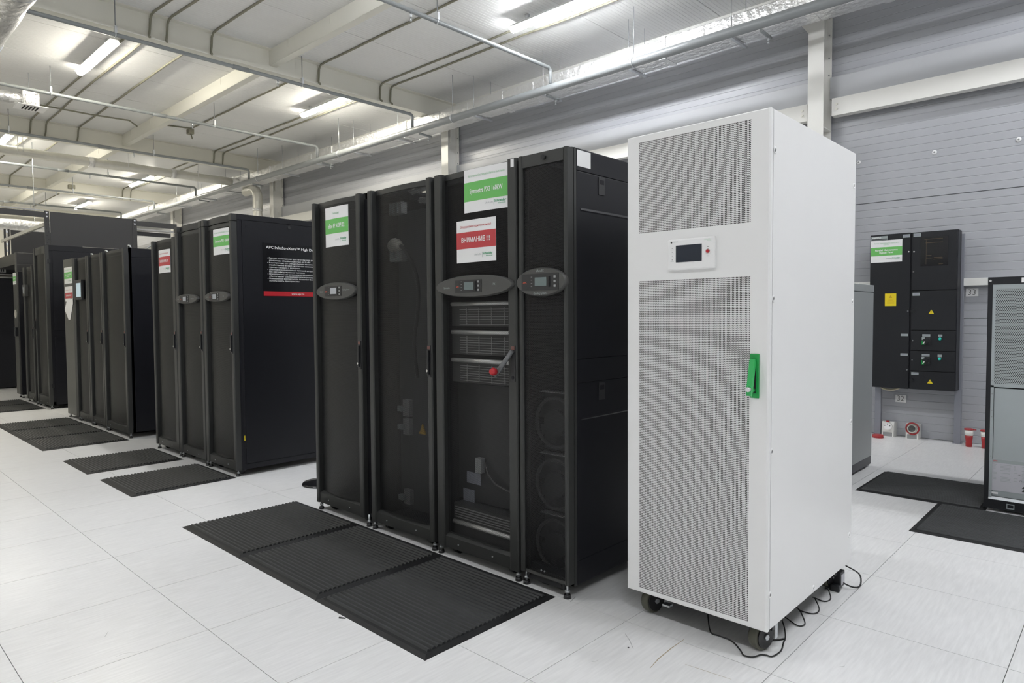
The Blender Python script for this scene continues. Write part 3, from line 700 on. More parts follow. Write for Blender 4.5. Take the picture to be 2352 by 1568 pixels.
# ---- second row, three racks
YF2 = 1.22
t = thing('server_rack', 'lower black rack with a red warning sign, left in the second row', 'rack', (-3.9, 1.8, 0), 'second row racks')
frame_shell(t, -4.19, -3.60, 1.265, 2.30, .05, 1.985)
d, sf = door(t, -4.184, -3.600, YF2, .05, 1.983, .047, .070, .024, .036, 'mesh_dense')
latch(d, -3.632, YF2, 1.05); feet(t, -4.19, -3.60, 1.245)
sign(t, -4.03, -3.755, 1.675, 1.888, sf, 'Оборудование под напряжением!', 'ВНИМАНИЕ !!!', False, (.30, .69), name='warning_sign')
for nm, xa, xb, lw, rw, lb in [('mid', -3.592, -3.016, .060, .050, 'taller black rack with an oval control panel, middle of the second row'), ('end', -3.006, -2.440, .054, .044, 'taller black rack with a green sign and a text poster on its side')]:
    t = thing('server_rack', lb, 'rack', ((xa+xb)/2, 1.8, 0), 'second row racks')
    frame_shell(t, xa, xb-.004, 1.265, 2.30, .05, 2.065)
    d, sf = door(t, xa+.002, xb, YF2, .05, 2.008, lw, rw, .024, .036, 'mesh_dense')
    # cap above the door
    cb = MB(); n = 18; xs = [xa+.002+(xb-xa-.002)*i/n for i in range(n+1)]
    def cs(x, xa=xa, xb=xb, lw=lw, rw=rw, sf=sf): return YF2 if (x < xa+lw or x > xb-rw) else sf(x)-.001
    xs = sorted(set(xs+[xa+lw-.001, xa+lw+.001, xb-rw-.001, xb-rw+.001])); n = len(xs)-1
    for za, zc in ((2.013, 2.065),):
        cb.add([(x, cs(x), za) for x in xs]+[(x, cs(x), zc) for x in xs], [(i, i+1, n+2+i, n+1+i) for i in range(n)])
        for z in (za, zc): cb.add([(x, cs(x), z) for x in xs]+[(x, 1.266, z) for x in xs], [(i, i+1, n+2+i, n+1+i) for i in range(n)])
    cb.quad((xb, YF2, 2.013), (xb, 1.266, 2.013), (xb, 1.266, 2.065), (xb, YF2, 2.065))
    part('top_cap', cb, 'charcoal_frame', t)
    latch(d, xb-.026, YF2, 1.06); feet(t, xa, xb, 1.245)
    xm = (xa+xb)/2
    if nm == 'mid': oval(t, xm-.022, 1.205, 1.42, .475, .086, [('InRow', -.17, .0, .012, .035), ('Cooling System', .14, 0, .012, .07)], True, 'lcd_bright', -.03)
    else:
        oval(t, xm+.012, 1.205, 1.426, .455, .088, [('Symmetra', -.16, 0, .013, .04), ('PX', .14, 0, .014, .016)], True, 'lcd_bright', -.03)
        sign(t, -2.80, -2.486, 1.762, 1.968, sf, 'Источник бесперебойного питания', 'Symmetra PX1 40kW', True, (.28, .68))
        xs_ = -2.444
        part('side_cover', MB().cbox(xs_-.004, xs_+.004, 1.305, 2.30, .095, 2.020, .002), 'black_side', t)
        part('top_strip', MB().box(xs_-.004, xs_+.005, 1.266, 2.30, 2.024, 2.066), 'black_side', t)
        part('bottom_strip', MB().box(xs_-.004, xs_+.005, 1.266, 2.30, .05, .090), 'black_side', t)
        part('side_gap', MB().box(xs_-.003, xs_+.0005, 1.285, 1.304, .09, 2.022), 'dark_inner', t)
        part('corner_strip', MB().box(xs_-.004, xs_+.005, 1.266, 1.285, .09, 2.022), 'black_side', t)
        part('side_knob', MB().cyl((xs_+.004, 1.706, 1.996), (xs_+.010, 1.706, 1.996), .013, 12), 'panel_dark', t)
        part('side_slot', MB().box(xs_+.004, xs_+.005, 1.335, 1.358, 1.962, 1.985), 'dark_inner', t)
        part('inspection_tag', MB().box(xs_+.0005, xs_+.002, 1.290, 1.297, .28, .32), 'yellow', t)
        # poster
        X = xs_+.0045
        ps = part('poster', MB().box(X, X+.0015, 1.472, 2.09, 1.428, 1.856), 'black_gloss', t)
        part('red_stripe', MB().box(X+.0015, X+.0021, 1.474, 2.088, 1.430, 1.468), 'bright_red', ps)
        X += .0024
        lettering('www.apc.ru', (X, 1.775, 1.449), .022, .115, 'white_ink', ps, '+x', .01)
        lettering('APC InfraStruXure™ High Density', (X, 1.745, 1.822), .030, .49, 'white_ink', ps, '+x', .016)
        lines = [('•', 'Ресурс охлаждения достаточен для размещения', .50), ('', 'аппаратуры общей мощностью до 20 кВт', .37), ('•', 'Конструкция со специальным каналом, в который', .52), ('', 'отработанный воздух, исключает возможность смешения', .55), ('', 'горячего воздуха с холодным', .275),
                 ('•', 'Динамические изменения тепловой нагрузки компенсирует', .55), ('', 'без реконфигурирования системы', .315), ('•', 'Предварительная инженерная проработка компонентов', .53), ('', 'обеспечивает сокращение сроков развертывания', .47), ('•', 'Повышенная компактность позволяет более эффективно', .535), ('', 'использовать пространство', .265)]
        tm = MB()
        for k, (bu, s, wd) in enumerate(lines):
            z = 1.736-k*.0183
            lettering(s, (X, 1.524+wd/2, z), .0165, wd, None, None, '+x', .006, mb=tm)
            if bu: tm.box(X-.0002, X, 1.511, 1.516, z-.002, z+.003)
        part('lettering', tm, 'white_ink', ps)

# ---- third row
YF3 = 1.21
t = thing('control_cabinet', 'narrow grey unit with green, red and arrow stickers, left in the third row', 'cabinet', (-7.0, 1.8, 0))
part('cabinet_shell', MB().box(-7.265, -6.78, 1.235, 2.3, .05, 1.99), 'black_side', t)
part('front_cover', MB().prism([(-7.262, 1.24), (-7.262, 1.215), (-7.255, YF3), (-6.86, YF3), (-6.79, 1.245), (-6.79, 1.26)], 2, .05, 1.995), 'panel_grey', t)
feet(t, -7.265, -6.78, 1.235, False)
fl = lambda X: YF3
sign(t, -7.215, -6.87, 1.69, 1.895, fl, 'Источник бесперебойного питания', 'Symmetra PX\n250kW', True, (.30, .70))
sign(t, -7.20, -6.865, 1.47, 1.655, fl, 'Оборудование под напряжением!', 'ВНИМАНИЕ !!!', False, (.42, .80), name='warning_sign')
part('arrow_sticker', MB().prism([(-7.23, 1.365), (-7.13, 1.475), (-6.85, 1.50), (-6.85, 1.44), (-6.99, 1.245), (-7.06, 1.235)], 1, YF3-.006, YF3-.003), 'paper', t, 'white arrow sticker pointing down')
c3 = [(-6.775, -6.258, .012, .108, 'black rack with a lit touch screen, left in the third row', .02), (-6.25, -5.712, .085, .050, 'middle black rack of the third row with a plain mesh door', .024), (-5.706, -4.943, .115, .055, 'wide black rack at the right end of the third row', .024)]
for k, (xa, xb, lw, rw, lb, bu) in enumerate(c3):
    t = thing('server_rack', lb, 'rack', ((xa+xb)/2, 1.8, 0), 'third row racks')
    frame_shell(t, xa, xb-.004, 1.255, 2.30, .05, 1.985)
    d, sf = door(t, xa+.002, xb, YF3, .05, 1.985, lw if lw < .02 else .05, rw if rw < .06 else .055, bu, .034, 'mesh_dense')
    latch(d, xb-.026, YF3, 1.04); feet(t, xa, xb, 1.24, False)
    part('cable_loop', MB().tube([(xb-.12, 1.30, 1.985), (xb-.10, 1.29, 2.02), (xb-.06, 1.29, 2.015), (xb-.05, 1.30, 1.985)], .008, 6), 'zinc', t)
    if k == 0:
        s_ = part('touch_panel', MB().cbox(-6.69, -6.405, 1.186, 1.215, 1.48, 1.716, .004), 'panel_dark', t)
        part('screen', MB().box(-6.615, -6.425, 1.1845, 1.186, 1.513, 1.677), 'lcd_blue', s_)
    if k == 2:
        part('side_cover', MB().cbox(xb-.008, xb, 1.285, 2.30, .06, 1.885, .002), 'black_side', t)
        part('side_cover', MB().cbox(xb-.008, xb, 1.285, 2.30, 1.889, 1.985, .002), 'black_side', t)
        part('side_gap', MB().box(xb-.010, xb-.004, 1.262, 1.284, .06, 1.98), 'dark_inner', t)
        part('white_cable', MB().tube([(xb-.09, 1.45, 1.985), (xb-.08, 1.50, 2.03), (xb-.07, 1.62, 2.035), (xb-.06, 1.68, 1.99)], .007, 6), 'zinc', t)
# ---- far left group
t = thing('server_rack', 'tallest far black rack with a bowed mesh door, carrying the overhead panel', 'rack', (-8.58, 1.8, 0), 'far left racks')
frame_shell(t, -8.92, -8.244, 1.27, 2.40, .05, 2.265)
d, sf = door(t, -8.92, -8.24, 1.225, .05, 2.262, .055, .055, .030, .036, 'mesh_dense', zb=.13)
part('top_band', MB().box(-8.83, -8.30, 1.235, 1.26, 2.16, 2.262), 'charcoal_frame', d)
latch(d, -8.88, 1.225, 1.17); feet(t, -8.92, -8.24, 1.255)
part('side_cover', MB().cbox(-8.248, -8.239, 1.31, 2.40, 1.10, 2.19, .002), 'black_side', t); part('side_cover', MB().cbox(-8.248, -8.239, 1.31, 2.40, .06, 1.0, .002), 'black_side', t)
part('top_strip', MB().box(-8.25, -8.238, 1.27, 2.40, 2.194, 2.266), 'black_side', t); part('hinge', MB().box(-8.27, -8.232, 1.25, 1.285, 2.02, 2.07), 'plastic_black', d); part('hinge', MB().box(-8.27, -8.232, 1.25, 1.285, .30, .35), 'plastic_black', d)
t = thing('server_rack', 'slim far black rack with a tiny screen on its door', 'rack', (-9.33, 1.8, 0), 'far left racks')
frame_shell(t, -9.63, -9.04, 1.27, 2.30, .05, 2.03)
d, sf = door(t, -9.63, -9.04, 1.225, .05, 2.025, .10, .07, .024, .036, 'mesh_dense', zb=.11)
latch(d, -9.07, 1.225, 1.05); feet(t, -9.63, -9.04, 1.255)
s_ = part('display', MB().cbox(-9.48, -9.33, 1.19, 1.235, 1.59, 1.76, .003), 'panel_grey', t); part('screen', MB().box(-9.45, -9.36, 1.188, 1.19, 1.63, 1.73), 'lcd_bright', s_)
t = thing('power_cabinet', 'narrow far black cabinet with a small green sign and a round badge', 'cabinet', (-10.28, 1.7, 0))
part('cabinet_shell', MB().cbox(-10.42, -10.165, 1.27, 2.1, .05, 2.0, .004), 'black_side', t)
part('front_cover', MB().cbox(-10.415, -10.17, 1.245, 1.27, .06, 1.99, .004), 'panel_grey', t)
sign(t, -10.41, -10.19, 1.80, 1.98, lambda X: 1.245, 'Источник питания', 'Galaxy', True, (.30, .70))
part('badge', MB().cyl((-10.29, 1.238, 1.33), (-10.29, 1.245, 1.33), .07, 18), 'plug_grey', t)
part('handle', MB().cbox(-10.23, -10.16, 1.20, 1.245, .98, 1.12, .01), 'plastic_black', t)
feet(t, -10.42, -10.165, 1.29, False)
t = thing('overhead_hood', 'black box shaped hood mounted above the narrow far cabinet', 'hood', (-10.8, 1.6, 2.15))
part('hood_box', MB().cbox(-12.0, -10.40, 1.30, 2.65, 2.13, 2.315, .006), 'panel_dark', t)
part('hood_side', MB().cbox(-10.47, -10.40, 1.30, 2.35, 1.998, 2.13, .004), 'panel_dark', t)
part('hood_edge', MB().box(-10.475, -10.402, 1.285, 1.30, 2.01, 2.315), 'panel_grey', t)
t = thing('far_cabinet', 'plain black cabinet side at the far left edge', 'cabinet', (-12.6, 1.5, 0))
part('cabinet_shell', MB().cbox(-13.1, -12.17, .2, 2.4, .02, 1.98, .006), 'black_side', t)
part('top_rail', MB().box(-13.1, -12.165, .2, 2.4, 1.985, 2.01).box(-13.1, -12.165, .2, 2.4, 2.04, 2.06), 'slat_grey', t)
t = thing('projector', 'dark machine with a grey slotted side on top of the far black cabinet', 'device', (-12.4, 1.4, 2.06))
part('housing', MB().cbox(-12.75, -12.2, 1.15, 1.75, 2.06, 2.30, .02), 'plastic_black', t)
part('slotted_cover', MB().box(-12.2, -12.19, 1.20, 1.46, 2.09, 2.28), 'grey_plastic', t)
for q in range(3): part('slot', MB().box(-12.19, -12.187, 1.36+q*.03, 1.375+q*.03, 2.10, 2.27), 'dark_inner', t)
# overhead containment frame
t = thing('aisle_screen', 'black rectangular panel standing on top of the tallest far rack', 'screen', (-8.24, 1.8, 2.27))
part('panel_sheet', MB().box(-8.252, -8.243, 1.30, 2.34, 2.27, 2.725), 'panel_dark', t)
for y0, nm in ((1.235, 0), (2.335, 1)):
    p_ = part('upright', MB().box(-8.255, -8.236, y0, y0+.055, 2.268, 2.73), 'panel_dark', t)
    for z in (2.705, 2.655): part('bolt', MB().cyl((-8.236, y0+.025, z), (-8.230, y0+.025, z), .012, 8), 'chrome', p_)
    hm = MB()
    for q in range(7): hm.box(-8.2365, -8.2352, y0+.018+.02*(q % 2), y0+.026+.02*(q % 2), 2.29+q*.05, 2.298+q*.05)
    part('bolt_hole', hm, 'dark_inner', p_)
t = thing('overhead_rail', 'black overhead rail running from the panel out over the aisle to the left edge', 'rail', (-8.25, -.3, 2.66), 'black overhead rails')
part('channel', MB().box(-8.26, -8.24, -1.6, 1.234, 2.64, 2.715), 'panel_dark', t); part('upper_lip', MB().box(-8.275, -8.245, -1.6, 1.234, 2.728, 2.745), 'slat_grey', t)
part('spacer', MB().box(-8.265, -8.25, 1.0, 1.02, 2.715, 2.728), 'slat_grey', t)
t = thing('overhead_rail', 'black overhead rail running from the panel back towards the wall', 'rail', (-8.25, 2.7, 2.66), 'black overhead rails')
part('channel', MB().box(-8.26, -8.24, 2.391, 2.96, 2.63, 2.705), 'panel_dark', t); part('lower_lip', MB().box(-8.32, -8.25, 2.391, 2.92, 2.575, 2.595), 'slat_grey', t); part('lower_channel', MB().box(-8.36, -8.34, 2.391, 2.90, 2.50, 2.56), 'panel_dark', t)
t = thing('overhead_rail', 'light grey overhead strip along the far racks towards the left edge', 'rail', (-9.75, 1.24, 2.55), 'grey overhead strips')
part('channel', MB().box(-11.15, -8.262, 1.225, 1.255, 2.525, 2.57), 'plug_grey', t)
t = thing('aisle_screen', 'farther black overhead panel behind the grey strip at the left edge', 'screen', (-11.9, 1.9, 2.3))
part('panel_sheet', MB().box(-11.91, -11.9, 1.50, 2.6, 2.315, 2.83), 'panel_dark', t)
for y0 in (1.40, 1.455): part('upright', MB().box(-11.915, -11.89, y0, y0+.03, 2.315, 2.84), 'panel_dark', t)
for q in range(5): part('bracket', MB().box(-11.915, -11.888, 1.43, 1.455, 2.33+q*.11, 2.37+q*.11), 'chrome', t)

# ------------------------------------------------------------------ tall white cabinet
t = thing('white_cabinet', 'tall white cabinet with perforated front on black casters, nearest the camera', 'cabinet', (1.46, 1.75, 0))
wx0, wx1, wy, wz0, wz1, wyr = 1.162, 1.757, 1.265, .108, 1.983, 2.222
def perf_tri(x0, x1, z0, z1, y, pw=.0050, ph=.0067):
    nx = max(1, round((x1-x0)/pw)); nz = max(1, round((z1-z0)/ph)); pw = (x1-x0)/nx; ph = (z1-z0)/nz
    V = []; F = []
    for i in range(nx+1):
        for j in range(nz+1): V.append((x0+i*pw, y, z0+j*ph))
    k = nz+1
    for i in range(nx):
        for j in range(nz):
            a, b, c, d_ = i*k+j, (i+1)*k+j, (i+1)*k+j+1, i*k+j+1
            xx, zz = x0+i*pw, z0+j*ph; o = len(V)
            lo, hi = (.47, .17) if i % 2 == 0 else (.17, .47)      # three-cornered holes, alternately upright and upside down
            V += [(xx+pw*(.5-lo), y, zz+ph*.18), (xx+pw*(.5+lo), y, zz+ph*.18), (xx+pw*(.5+hi), y, zz+ph*.82), (xx+pw*(.5-hi), y, zz+ph*.82)]
            F += [(a, b, o+1, o), (b, c, o+2, o+1), (c, d_, o+3, o+2), (d_, a, o, o+3)]
    return V, F
b = MB()
gx0, gx1 = 1.219, 1.687
Z = [wz0, .128, 1.396, 1.588, 1.955, wz1]
yd = wy+.001
# front skin around the two perforated fields, with folded edges
for xa, xb in ((wx0+.004, gx0), (gx1, wx1-.006)): b.quad((xa, wy, wz0+.004), (xb, wy, wz0+.004), (xb, wy, wz1-.004), (xa, wy, wz1-.004))
for za, zb in ((Z[0]+.004, Z[1]), (Z[2], Z[3]), (Z[4], Z[5]-.004)): b.quad((gx0, wy, za), (gx1, wy, za), (gx1, wy, zb), (gx0, wy, zb))
rim = [(wx0+.004, wz0+.004), (wx1-.006, wz0+.004), (wx1-.006, wz1-.004), (wx0+.004, wz1-.004)]; rim2 = [(wx0, wz0), (wx1, wz0), (wx1, wz1), (wx0, wz1)]
b.add([(x, wy, z) for x, z in rim]+[(x, wy+.005, z) for x, z in rim2]+[(x, wy+.022, z) for x, z in rim2], [(k_*4+i, k_*4+(i+1) % 4, (k_+1)*4+(i+1) % 4, (k_+1)*4+i) for k_ in range(2) for i in range(4)])
dr = part('door', b, 'powder_white', t)
for za, zb in ((Z[1], Z[2]), (Z[3], Z[4])):
    V, F = perf_tri(gx0, gx1, za, zb, wy); part('perforated_field', MB().add(V, F), 'powder_white', dr)
part('dark_backing', MB().box(wx0+.008, wx1-.012, wy+.016, wy+.020, wz0+.003, wz1-.006), 'dark_inner', t)  # near-black sheet paints the unlit interior seen through the holes
part('cabinet_shell', MB().box(wx0, wx1-.004, wy+.036, wyr, wz0+.004, wz1-.002), 'powder_white', t)
part('side_panel', MB().cbox(wx1-.004, wx1, wy+.027, wyr, wz0+.003, wz1-.001, .0015), 'powder_white', t)
for y, z in [(1.303, 1.839), (1.299, 1.313), (1.295, .763), (1.290, .240), (1.735, .130), (2.196, 1.834), (2.196, 1.311), (2.196, .762), (2.193, .238)]:
    s_ = part('screw_cup', MB().ring((wx1+.0003, y, z), 0, .0095, .0034, 18, 6), 'cabinet_white', t); part('screw', MB().cyl((wx1-.001, y, z), (wx1+.0008, y, z), .0078, 12), 'panel_grey', s_)  # screw head dark and oversized, painting the shade inside the cup
cp = part('control_panel', MB().cbox(1.357, 1.556, wy-.012, wy, 1.431, 1.551, .006), 'cabinet_white', t)
part('screen', MB().cbox(1.394, 1.503, wy-.0135, wy-.011, 1.461, 1.526, .001), 'screen_navy', cp)
part('stop_button', MB().tube([(1.528, wy-.012, 1.496), (1.528, wy-.017, 1.496), (1.528, wy-.019, 1.496)], [.0066, .0066, .005], 16), 'bright_red', cp)
part('button_ring', MB().ring((1.528, wy-.012, 1.496), 1, .010, .002, 20, 6), 'cabinet_white', cp)
part('indicator', MB().cyl((1.528, wy-.0126, 1.513), (1.528, wy-.012, 1.513), .0018, 8), 'black_ink', cp)
yl = wy-.0124
for z, s in ((1.517, 'ALARM'), (1.502, 'BYPASS'), (1.487, 'BATTERY'), (1.472, 'INVERTER')):
    part('indicator', MB().cyl((1.378, yl-.0003, z), (1.378, wy-.012, z), .0014, 6), 'black_ink', cp); lettering(s, (1.378, yl, z-.0065), .0034, .014, 'grey_ink', cp, bold=0)
lettering('EPO', (1.528, yl, 1.478), .004, .008, 'grey_ink', cp, bold=0)
lettering('Schneider', (1.527, yl, 1.541), .0065, .027, 'pale_green_text', cp, bold=.0); lettering('Electric', (1.533, yl, 1.536), .0034, .016, 'pale_green_text', cp, bold=.0)
part('round_logo', MB().cyl((1.3745, yl-.0002, 1.539), (1.3745, wy-.012, 1.539), .0036, 14), 'black_ink', cp); lettering('Easy UPS 3S', (1.392, yl, 1.5395), .0045, .022, 'grey_ink', cp, bold=0)
# green swing handle
h = part('handle_plate', MB().cbox(1.689, 1.724, wy-.006, wy+.001, .956, 1.117, .0035), 'green_paint', dr)
part('handle_recess', MB().prism([(1.693, .974), (1.713, .974), (1.713, 1.092), (1.708, 1.098), (1.698, 1.098), (1.693, 1.092)], 1, wy-.0065, wy-.0055), 'dark_inner', h)
lv = [(wy-.012, 1.098), (wy-.018, 1.096), (wy-.046, .985), (wy-.046, .968), (wy-.038, .966), (wy-.030, .985), (wy-.006, 1.085)]
part('handle_lever', MB().prism([(y_, z_) for y_, z_ in lv], 0, 1.694, 1.713), 'green_light', h)
part('key_lock', MB().tube([(1.7035, wy-.036, .993), (1.7035, wy-.049, .991), (1.7035, wy-.054, .990)], [.009, .0095, .0085], 14), 'chrome', h)
part('lock_barrel', MB().cyl((1.7035, wy-.036, .985), (1.7035, wy-.004, .985), .009, 12), 'green_paint', h)
# base rail and casters
part('shade_plate', MB().box(wx0+.02, wx1-.02, wy+.035, wyr-.02, .104, .1125), 'plastic_black', t)  # black plate added to deepen the shadow beneath the cabinet
part('base_rail', MB().box(wx0+.02, wx1-.02, wy+.10, wy+.14, .075, .11).box(wx0+.02, wx1-.02, wyr-.16, wyr-.12, .075, .11), 'plastic_black', t)
for k, (cx, cy, a) in enumerate([(1.232, 1.355, .30), (1.700, 1.352, .30), (1.232, 2.12, .1), (1.695, 2.12, .1)]):
    r = .0535; ax = Vector((math.cos(a), -math.sin(a), 0)).cross(Vector((0, 0, 1))); ax = Vector((1, -.28, 0)).normalized()
    c = Vector((cx, cy, r))
    w_ = part('caster', MB().tube([c-ax*.018, c-ax*.014, c+ax*.014, c+ax*.018], [r-.006, r, r, r-.006], 28), 'wheel_tread', t)
    part('caster_fork', MB().tube([c+ax*.019, c+ax*.024], [r*.80, r*.80], 20).tube([c-ax*.024, c-ax*.019], [r*.80, r*.80], 20).cyl(c+Vector((0, 0, .035)), c+Vector((0, 0, .06)), .034, 14), 'wheel', w_)
    part('axle_bolt', MB().cyl(c+ax*.024, c+ax*.030, .011, 6), 'zinc', w_)
    if k == 0: part('brake_pedal', MB().cbox(cx+.055, cx+.09, cy-.02, cy+.012, .045, .055, .004), 'zinc', w_)
part('metal_tab', MB().box(1.752, 1.755, 1.352, 1.372, .055, .11), 'zinc', t)
# cord and adapter on the floor
t = thing('power_adapter', 'black power adapter with a thin cord winding along the floor under the white cabinet', 'adapter', (1.7, 1.8, 0))
P = [(1.458, 1.414, .10), (1.47, 1.38, .06), (1.505, 1.335, .006), (1.54, 1.332, .004), (1.579, 1.331, .004), (1.61, 1.318, .004), (1.639, 1.293, .004), (1.660, 1.272, .004), (1.677, 1.254, .004), (1.706, 1.263, .004), (1.722, 1.300, .004), (1.738, 1.31, .004), (1.758, 1.318, .004), (1.765, 1.38, .004), (1.747, 1.452, .004), (1.741, 1.484, .006), (1.72, 1.53, .02), (1.68, 1.60, .03),
     (1.67, 1.66, .008), (1.735, 1.625, .004), (1.752, 1.66, .004), (1.72, 1.70, .03), (1.68, 1.76, .02), (1.70, 1.77, .004), (1.745, 1.78, .004), (1.750, 1.83, .006), (1.72, 1.87, .03), (1.69, 1.93, .01), (1.735, 1.935, .004), (1.748, 1.98, .006), (1.72, 2.02, .035), (1.70, 2.06, .012), (1.715, 2.10, .02)]
part('cable', MB().tube([(p.x, p.y, max(p.z, .003)) for p in smooth(P)], .0027, 6), 'cord', t)
part('cable_loop', MB().tube(smooth([(1.745, 2.14, .03), (1.785, 2.16, .012), (1.805, 2.20, .012), (1.79, 2.24, .05), (1.73, 2.24, .075)]), .0035, 6), 'cord', t)
part('cable_end', MB().tube(smooth([(1.741, 1.484, .004), (1.72, 1.45, .004), (1.69, 1.42, .008)]), .0035, 6), 'cord', t)
part('housing', MB().cbox(1.708, 1.750, 2.105, 2.165, .012, .082, .005), 'plastic_black', t)
part('label_plate', MB().box(1.750, 1.7508, 2.114, 2.156, .025, .070), 'label_pale', t)
part('socket', MB().cbox(1.712, 1.752, 2.078, 2.106, 0, .030, .006), 'plastic_black', t)

# ------------------------------------------------------------------ stanchion base behind the front row
t = thing('stanchion', 'round black base of a post standing behind the first black rack', 'post', (-1.76, 1.57, 0))
part('base_disc', MB().tube([(-1.76, 1.57, 0), (-1.76, 1.57, .008), (-1.76, 1.57, .016), (-1.76, 1.57, .022)], [.15, .15, .14, .06], 32), 'black_gloss', t)
part('pole', MB().cyl((-1.76, 1.57, .02), (-1.76, 1.57, .92), .02, 14), 'black_gloss', t)

# ------------------------------------------------------------------ grey cabinet behind the white one
t = thing('grey_cabinet', 'grey sheet metal cabinet half hidden behind the tall white cabinet', 'cabinet', (.84, 4.4, 0))
part('cabinet_shell', MB().cbox(.52, 1.120, 3.95, 4.925, .085, 1.425, .004), 'grey_cab', t)
part('top_cover', MB().cbox(.52, 1.122, 3.95, 4.928, 1.428, 1.485, .005), 'grey_cab', t)
part('plinth', MB().box(.53, 1.118, 3.96, 4.918, .02, .085), 'grey_plinth', t)
for x, y in ((.6, 4.0), (1.08, 4.0), (.6, 4.86), (1.08, 4.80)): part('foot', MB().cyl((x, y, 0), (x, y, .02), .025, 12), 'plastic_black', t)
for x, y in ((1.09, 4.60), (1.09, 4.86)): part('cover_bolt', MB().cyl((x, y, 1.485), (x, y, 1.492), .012, 8), 'socket_white', t)

# ------------------------------------------------------------------ black bypass panel on the wall
by0, by1 = 6.30, 6.47
t = thing('bypass_panel', 'black wall mounted electrical panel with a green sign and two rotary switches', 'electrical panel', (1.08, 6.4, .5))
part('enclosure', MB().cbox(.722, 1.462, by0+.012, by1, .515, 2.032, .006), 'black_side', t)
dl = part('door', MB().cbox(.718, 1.073, by0, by0+.014, .514, 2.034, .003), 'black_powder', t)
zs = [(1.473, 2.030), (1.090, 1.466), (.894, 1.083), (.698, .887), (.516, .691)]; ds = []
for z0, z1 in zs: ds.append(part('compartment_door', MB().cbox(1.088, 1.456, by0, by0+.014, z0, z1, .003), 'black_powder', t))
fb = lambda X: by0
sign(t, .724, 1.002, 1.759, 1.976, fb, 'Панель параллельного сервисного\nбайпаса', 'Parallel Maintenance\nBypass Panel', True, (.31, .70))
mp = part('maker_plate', MB().box(.726, .872, by0-.0015, by0, 1.980, 2.018), 'tag_grey', dl); lettering('ragstrup', (.775, by0-.002, 2.006), .020, .08, 'white_ink', mp, bold=.02)
part('plate_row', MB().box(.73, .868, by0-.002, by0-.0015, 1.984, 1.993), 'panel_dark', mp)
ys = part('yellow_notice', MB().box(.857, .957, by0-.0015, by0, 1.326, 1.449), 'yellow', dl)
part('warning_symbol', MB().prism([(.892, 1.405), (.922, 1.405), (.907, 1.432)], 1, by0-.002, by0-.0015), 'amber', ys)
lettering('WARNING', (.907, by0-.002, 1.383), .010, .04, 'amber', ys); part('notice_text', MB().box(.875, .94, by0-.002, by0-.0015, 1.35, 1.352).box(.875, .94, by0-.002, by0-.0015, 1.36, 1.362).box(.875, .94, by0-.002, by0-.0015, 1.37, 1.372), 'amber', ys)
mw = part('mimic_window', MB().box(1.160, 1.384, by0-.002, by0, 1.704, 1.978), 'black_gloss', ds[0])
mm = MB()
for z, xa, xb in ((1.955, 1.19, 1.34), (1.92, 1.20, 1.34), (1.80, 1.205, 1.25), (1.775, 1.205, 1.26), (1.778, 1.27, 1.34), (1.762, 1.265, 1.34), (1.715, 1.31, 1.345)): mm.box(xa, xb, by0-.0026, by0-.002, z, z+.004)
mm.box(1.205, 1.207, by0-.0026, by0-.002, 1.72, 1.95)
part('mimic_lines', mm, 'bronze_text', mw)
for (x0, x1, z0, z1), pr_, s in [((1.006, 1.067, 1.988, 2.018), dl, 'MBP-001'), ((1.097, 1.159, 1.988, 2.020), ds[0], 'SYSTEM'), ((1.097, 1.157, 1.421, 1.450), ds[1], 'OUTPUT'), ((1.002, 1.065, 1.030, 1.053), dl, 'INPUT'), ((1.001, 1.064, .838, .861), dl, 'INPUT'), ((1.097, 1.160, .657, .681), ds[4], 'TERMINAL'),
        ((1.186, 1.252, 1.028, 1.051), ds[2], 'MAIN SWITCH'), ((1.184, 1.249, .838, .861), ds[3], 'BYPASS'), ((1.317, 1.350, 1.026, 1.050), ds[2], 'LAMP'), ((1.315, 1.348, .836, .860), ds[3], 'LAMP')]:
    g = part('name_tag', MB().box(x0, x1, by0-.0015, by0, z0, z1), 'tag_grey', pr_); ox = (x0+x1)/2
    # label text printed on the tag
    q = part('tag_print', MB().box(x0+.006, x1-.006, by0-.0022, by0-.0015, z0+.007, z1-.007), 'sticker_grey', pr_)
for z, dd in ((1.246, ds[1]), (.580, ds[4])):
    tri = part('warning_triangle', MB().prism([(1.234, z), (1.279, z), (1.2565, z+.040)], 1, by0-.0015, by0), 'yellow', dd)
    part('bolt_symbol', MB().prism([(1.2555, z+.030), (1.253, z+.016), (1.256, z+.017), (1.255, z+.006), (1.260, z+.020), (1.257, z+.0195), (1.259, z+.030)], 1, by0-.0022, by0-.0015), 'black_ink', dd)
for z, dd in ((.986, ds[2]), (.797, ds[3])):
    sw = part('switch_plate', MB().cbox(1.182, 1.254, by0-.008, by0, z-.037, z+.037, .002), 'panel_dark', dd)
    part('switch_legend', MB().box(1.183, 1.208, by0-.009, by0-.008, z+.012, z+.036), 'tag_grey', dd); part('switch_legend', MB().box(1.183, 1.206, by0-.009, by0-.008, z-.036, z+.005), 'green_paint', dd)
    part('rotary_knob', MB().cyl((1.221, by0-.03, z), (1.221, by0-.008, z), .027, 20), 'plastic_black', dd)
    part('knob_pointer', MB().prism([(1.196, z-.026), (1.203, z-.031), (1.216, z-.008), (1.209, z-.003)], 1, by0-.036, by0-.028), 'socket_white', dd)
    part('pilot_lamp', MB().tube([(1.331, by0, z+.022), (1.331, by0-.008, z+.022), (1.331, by0-.013, z+.022)], [.014, .013, .007], 16), 'teal', dd)
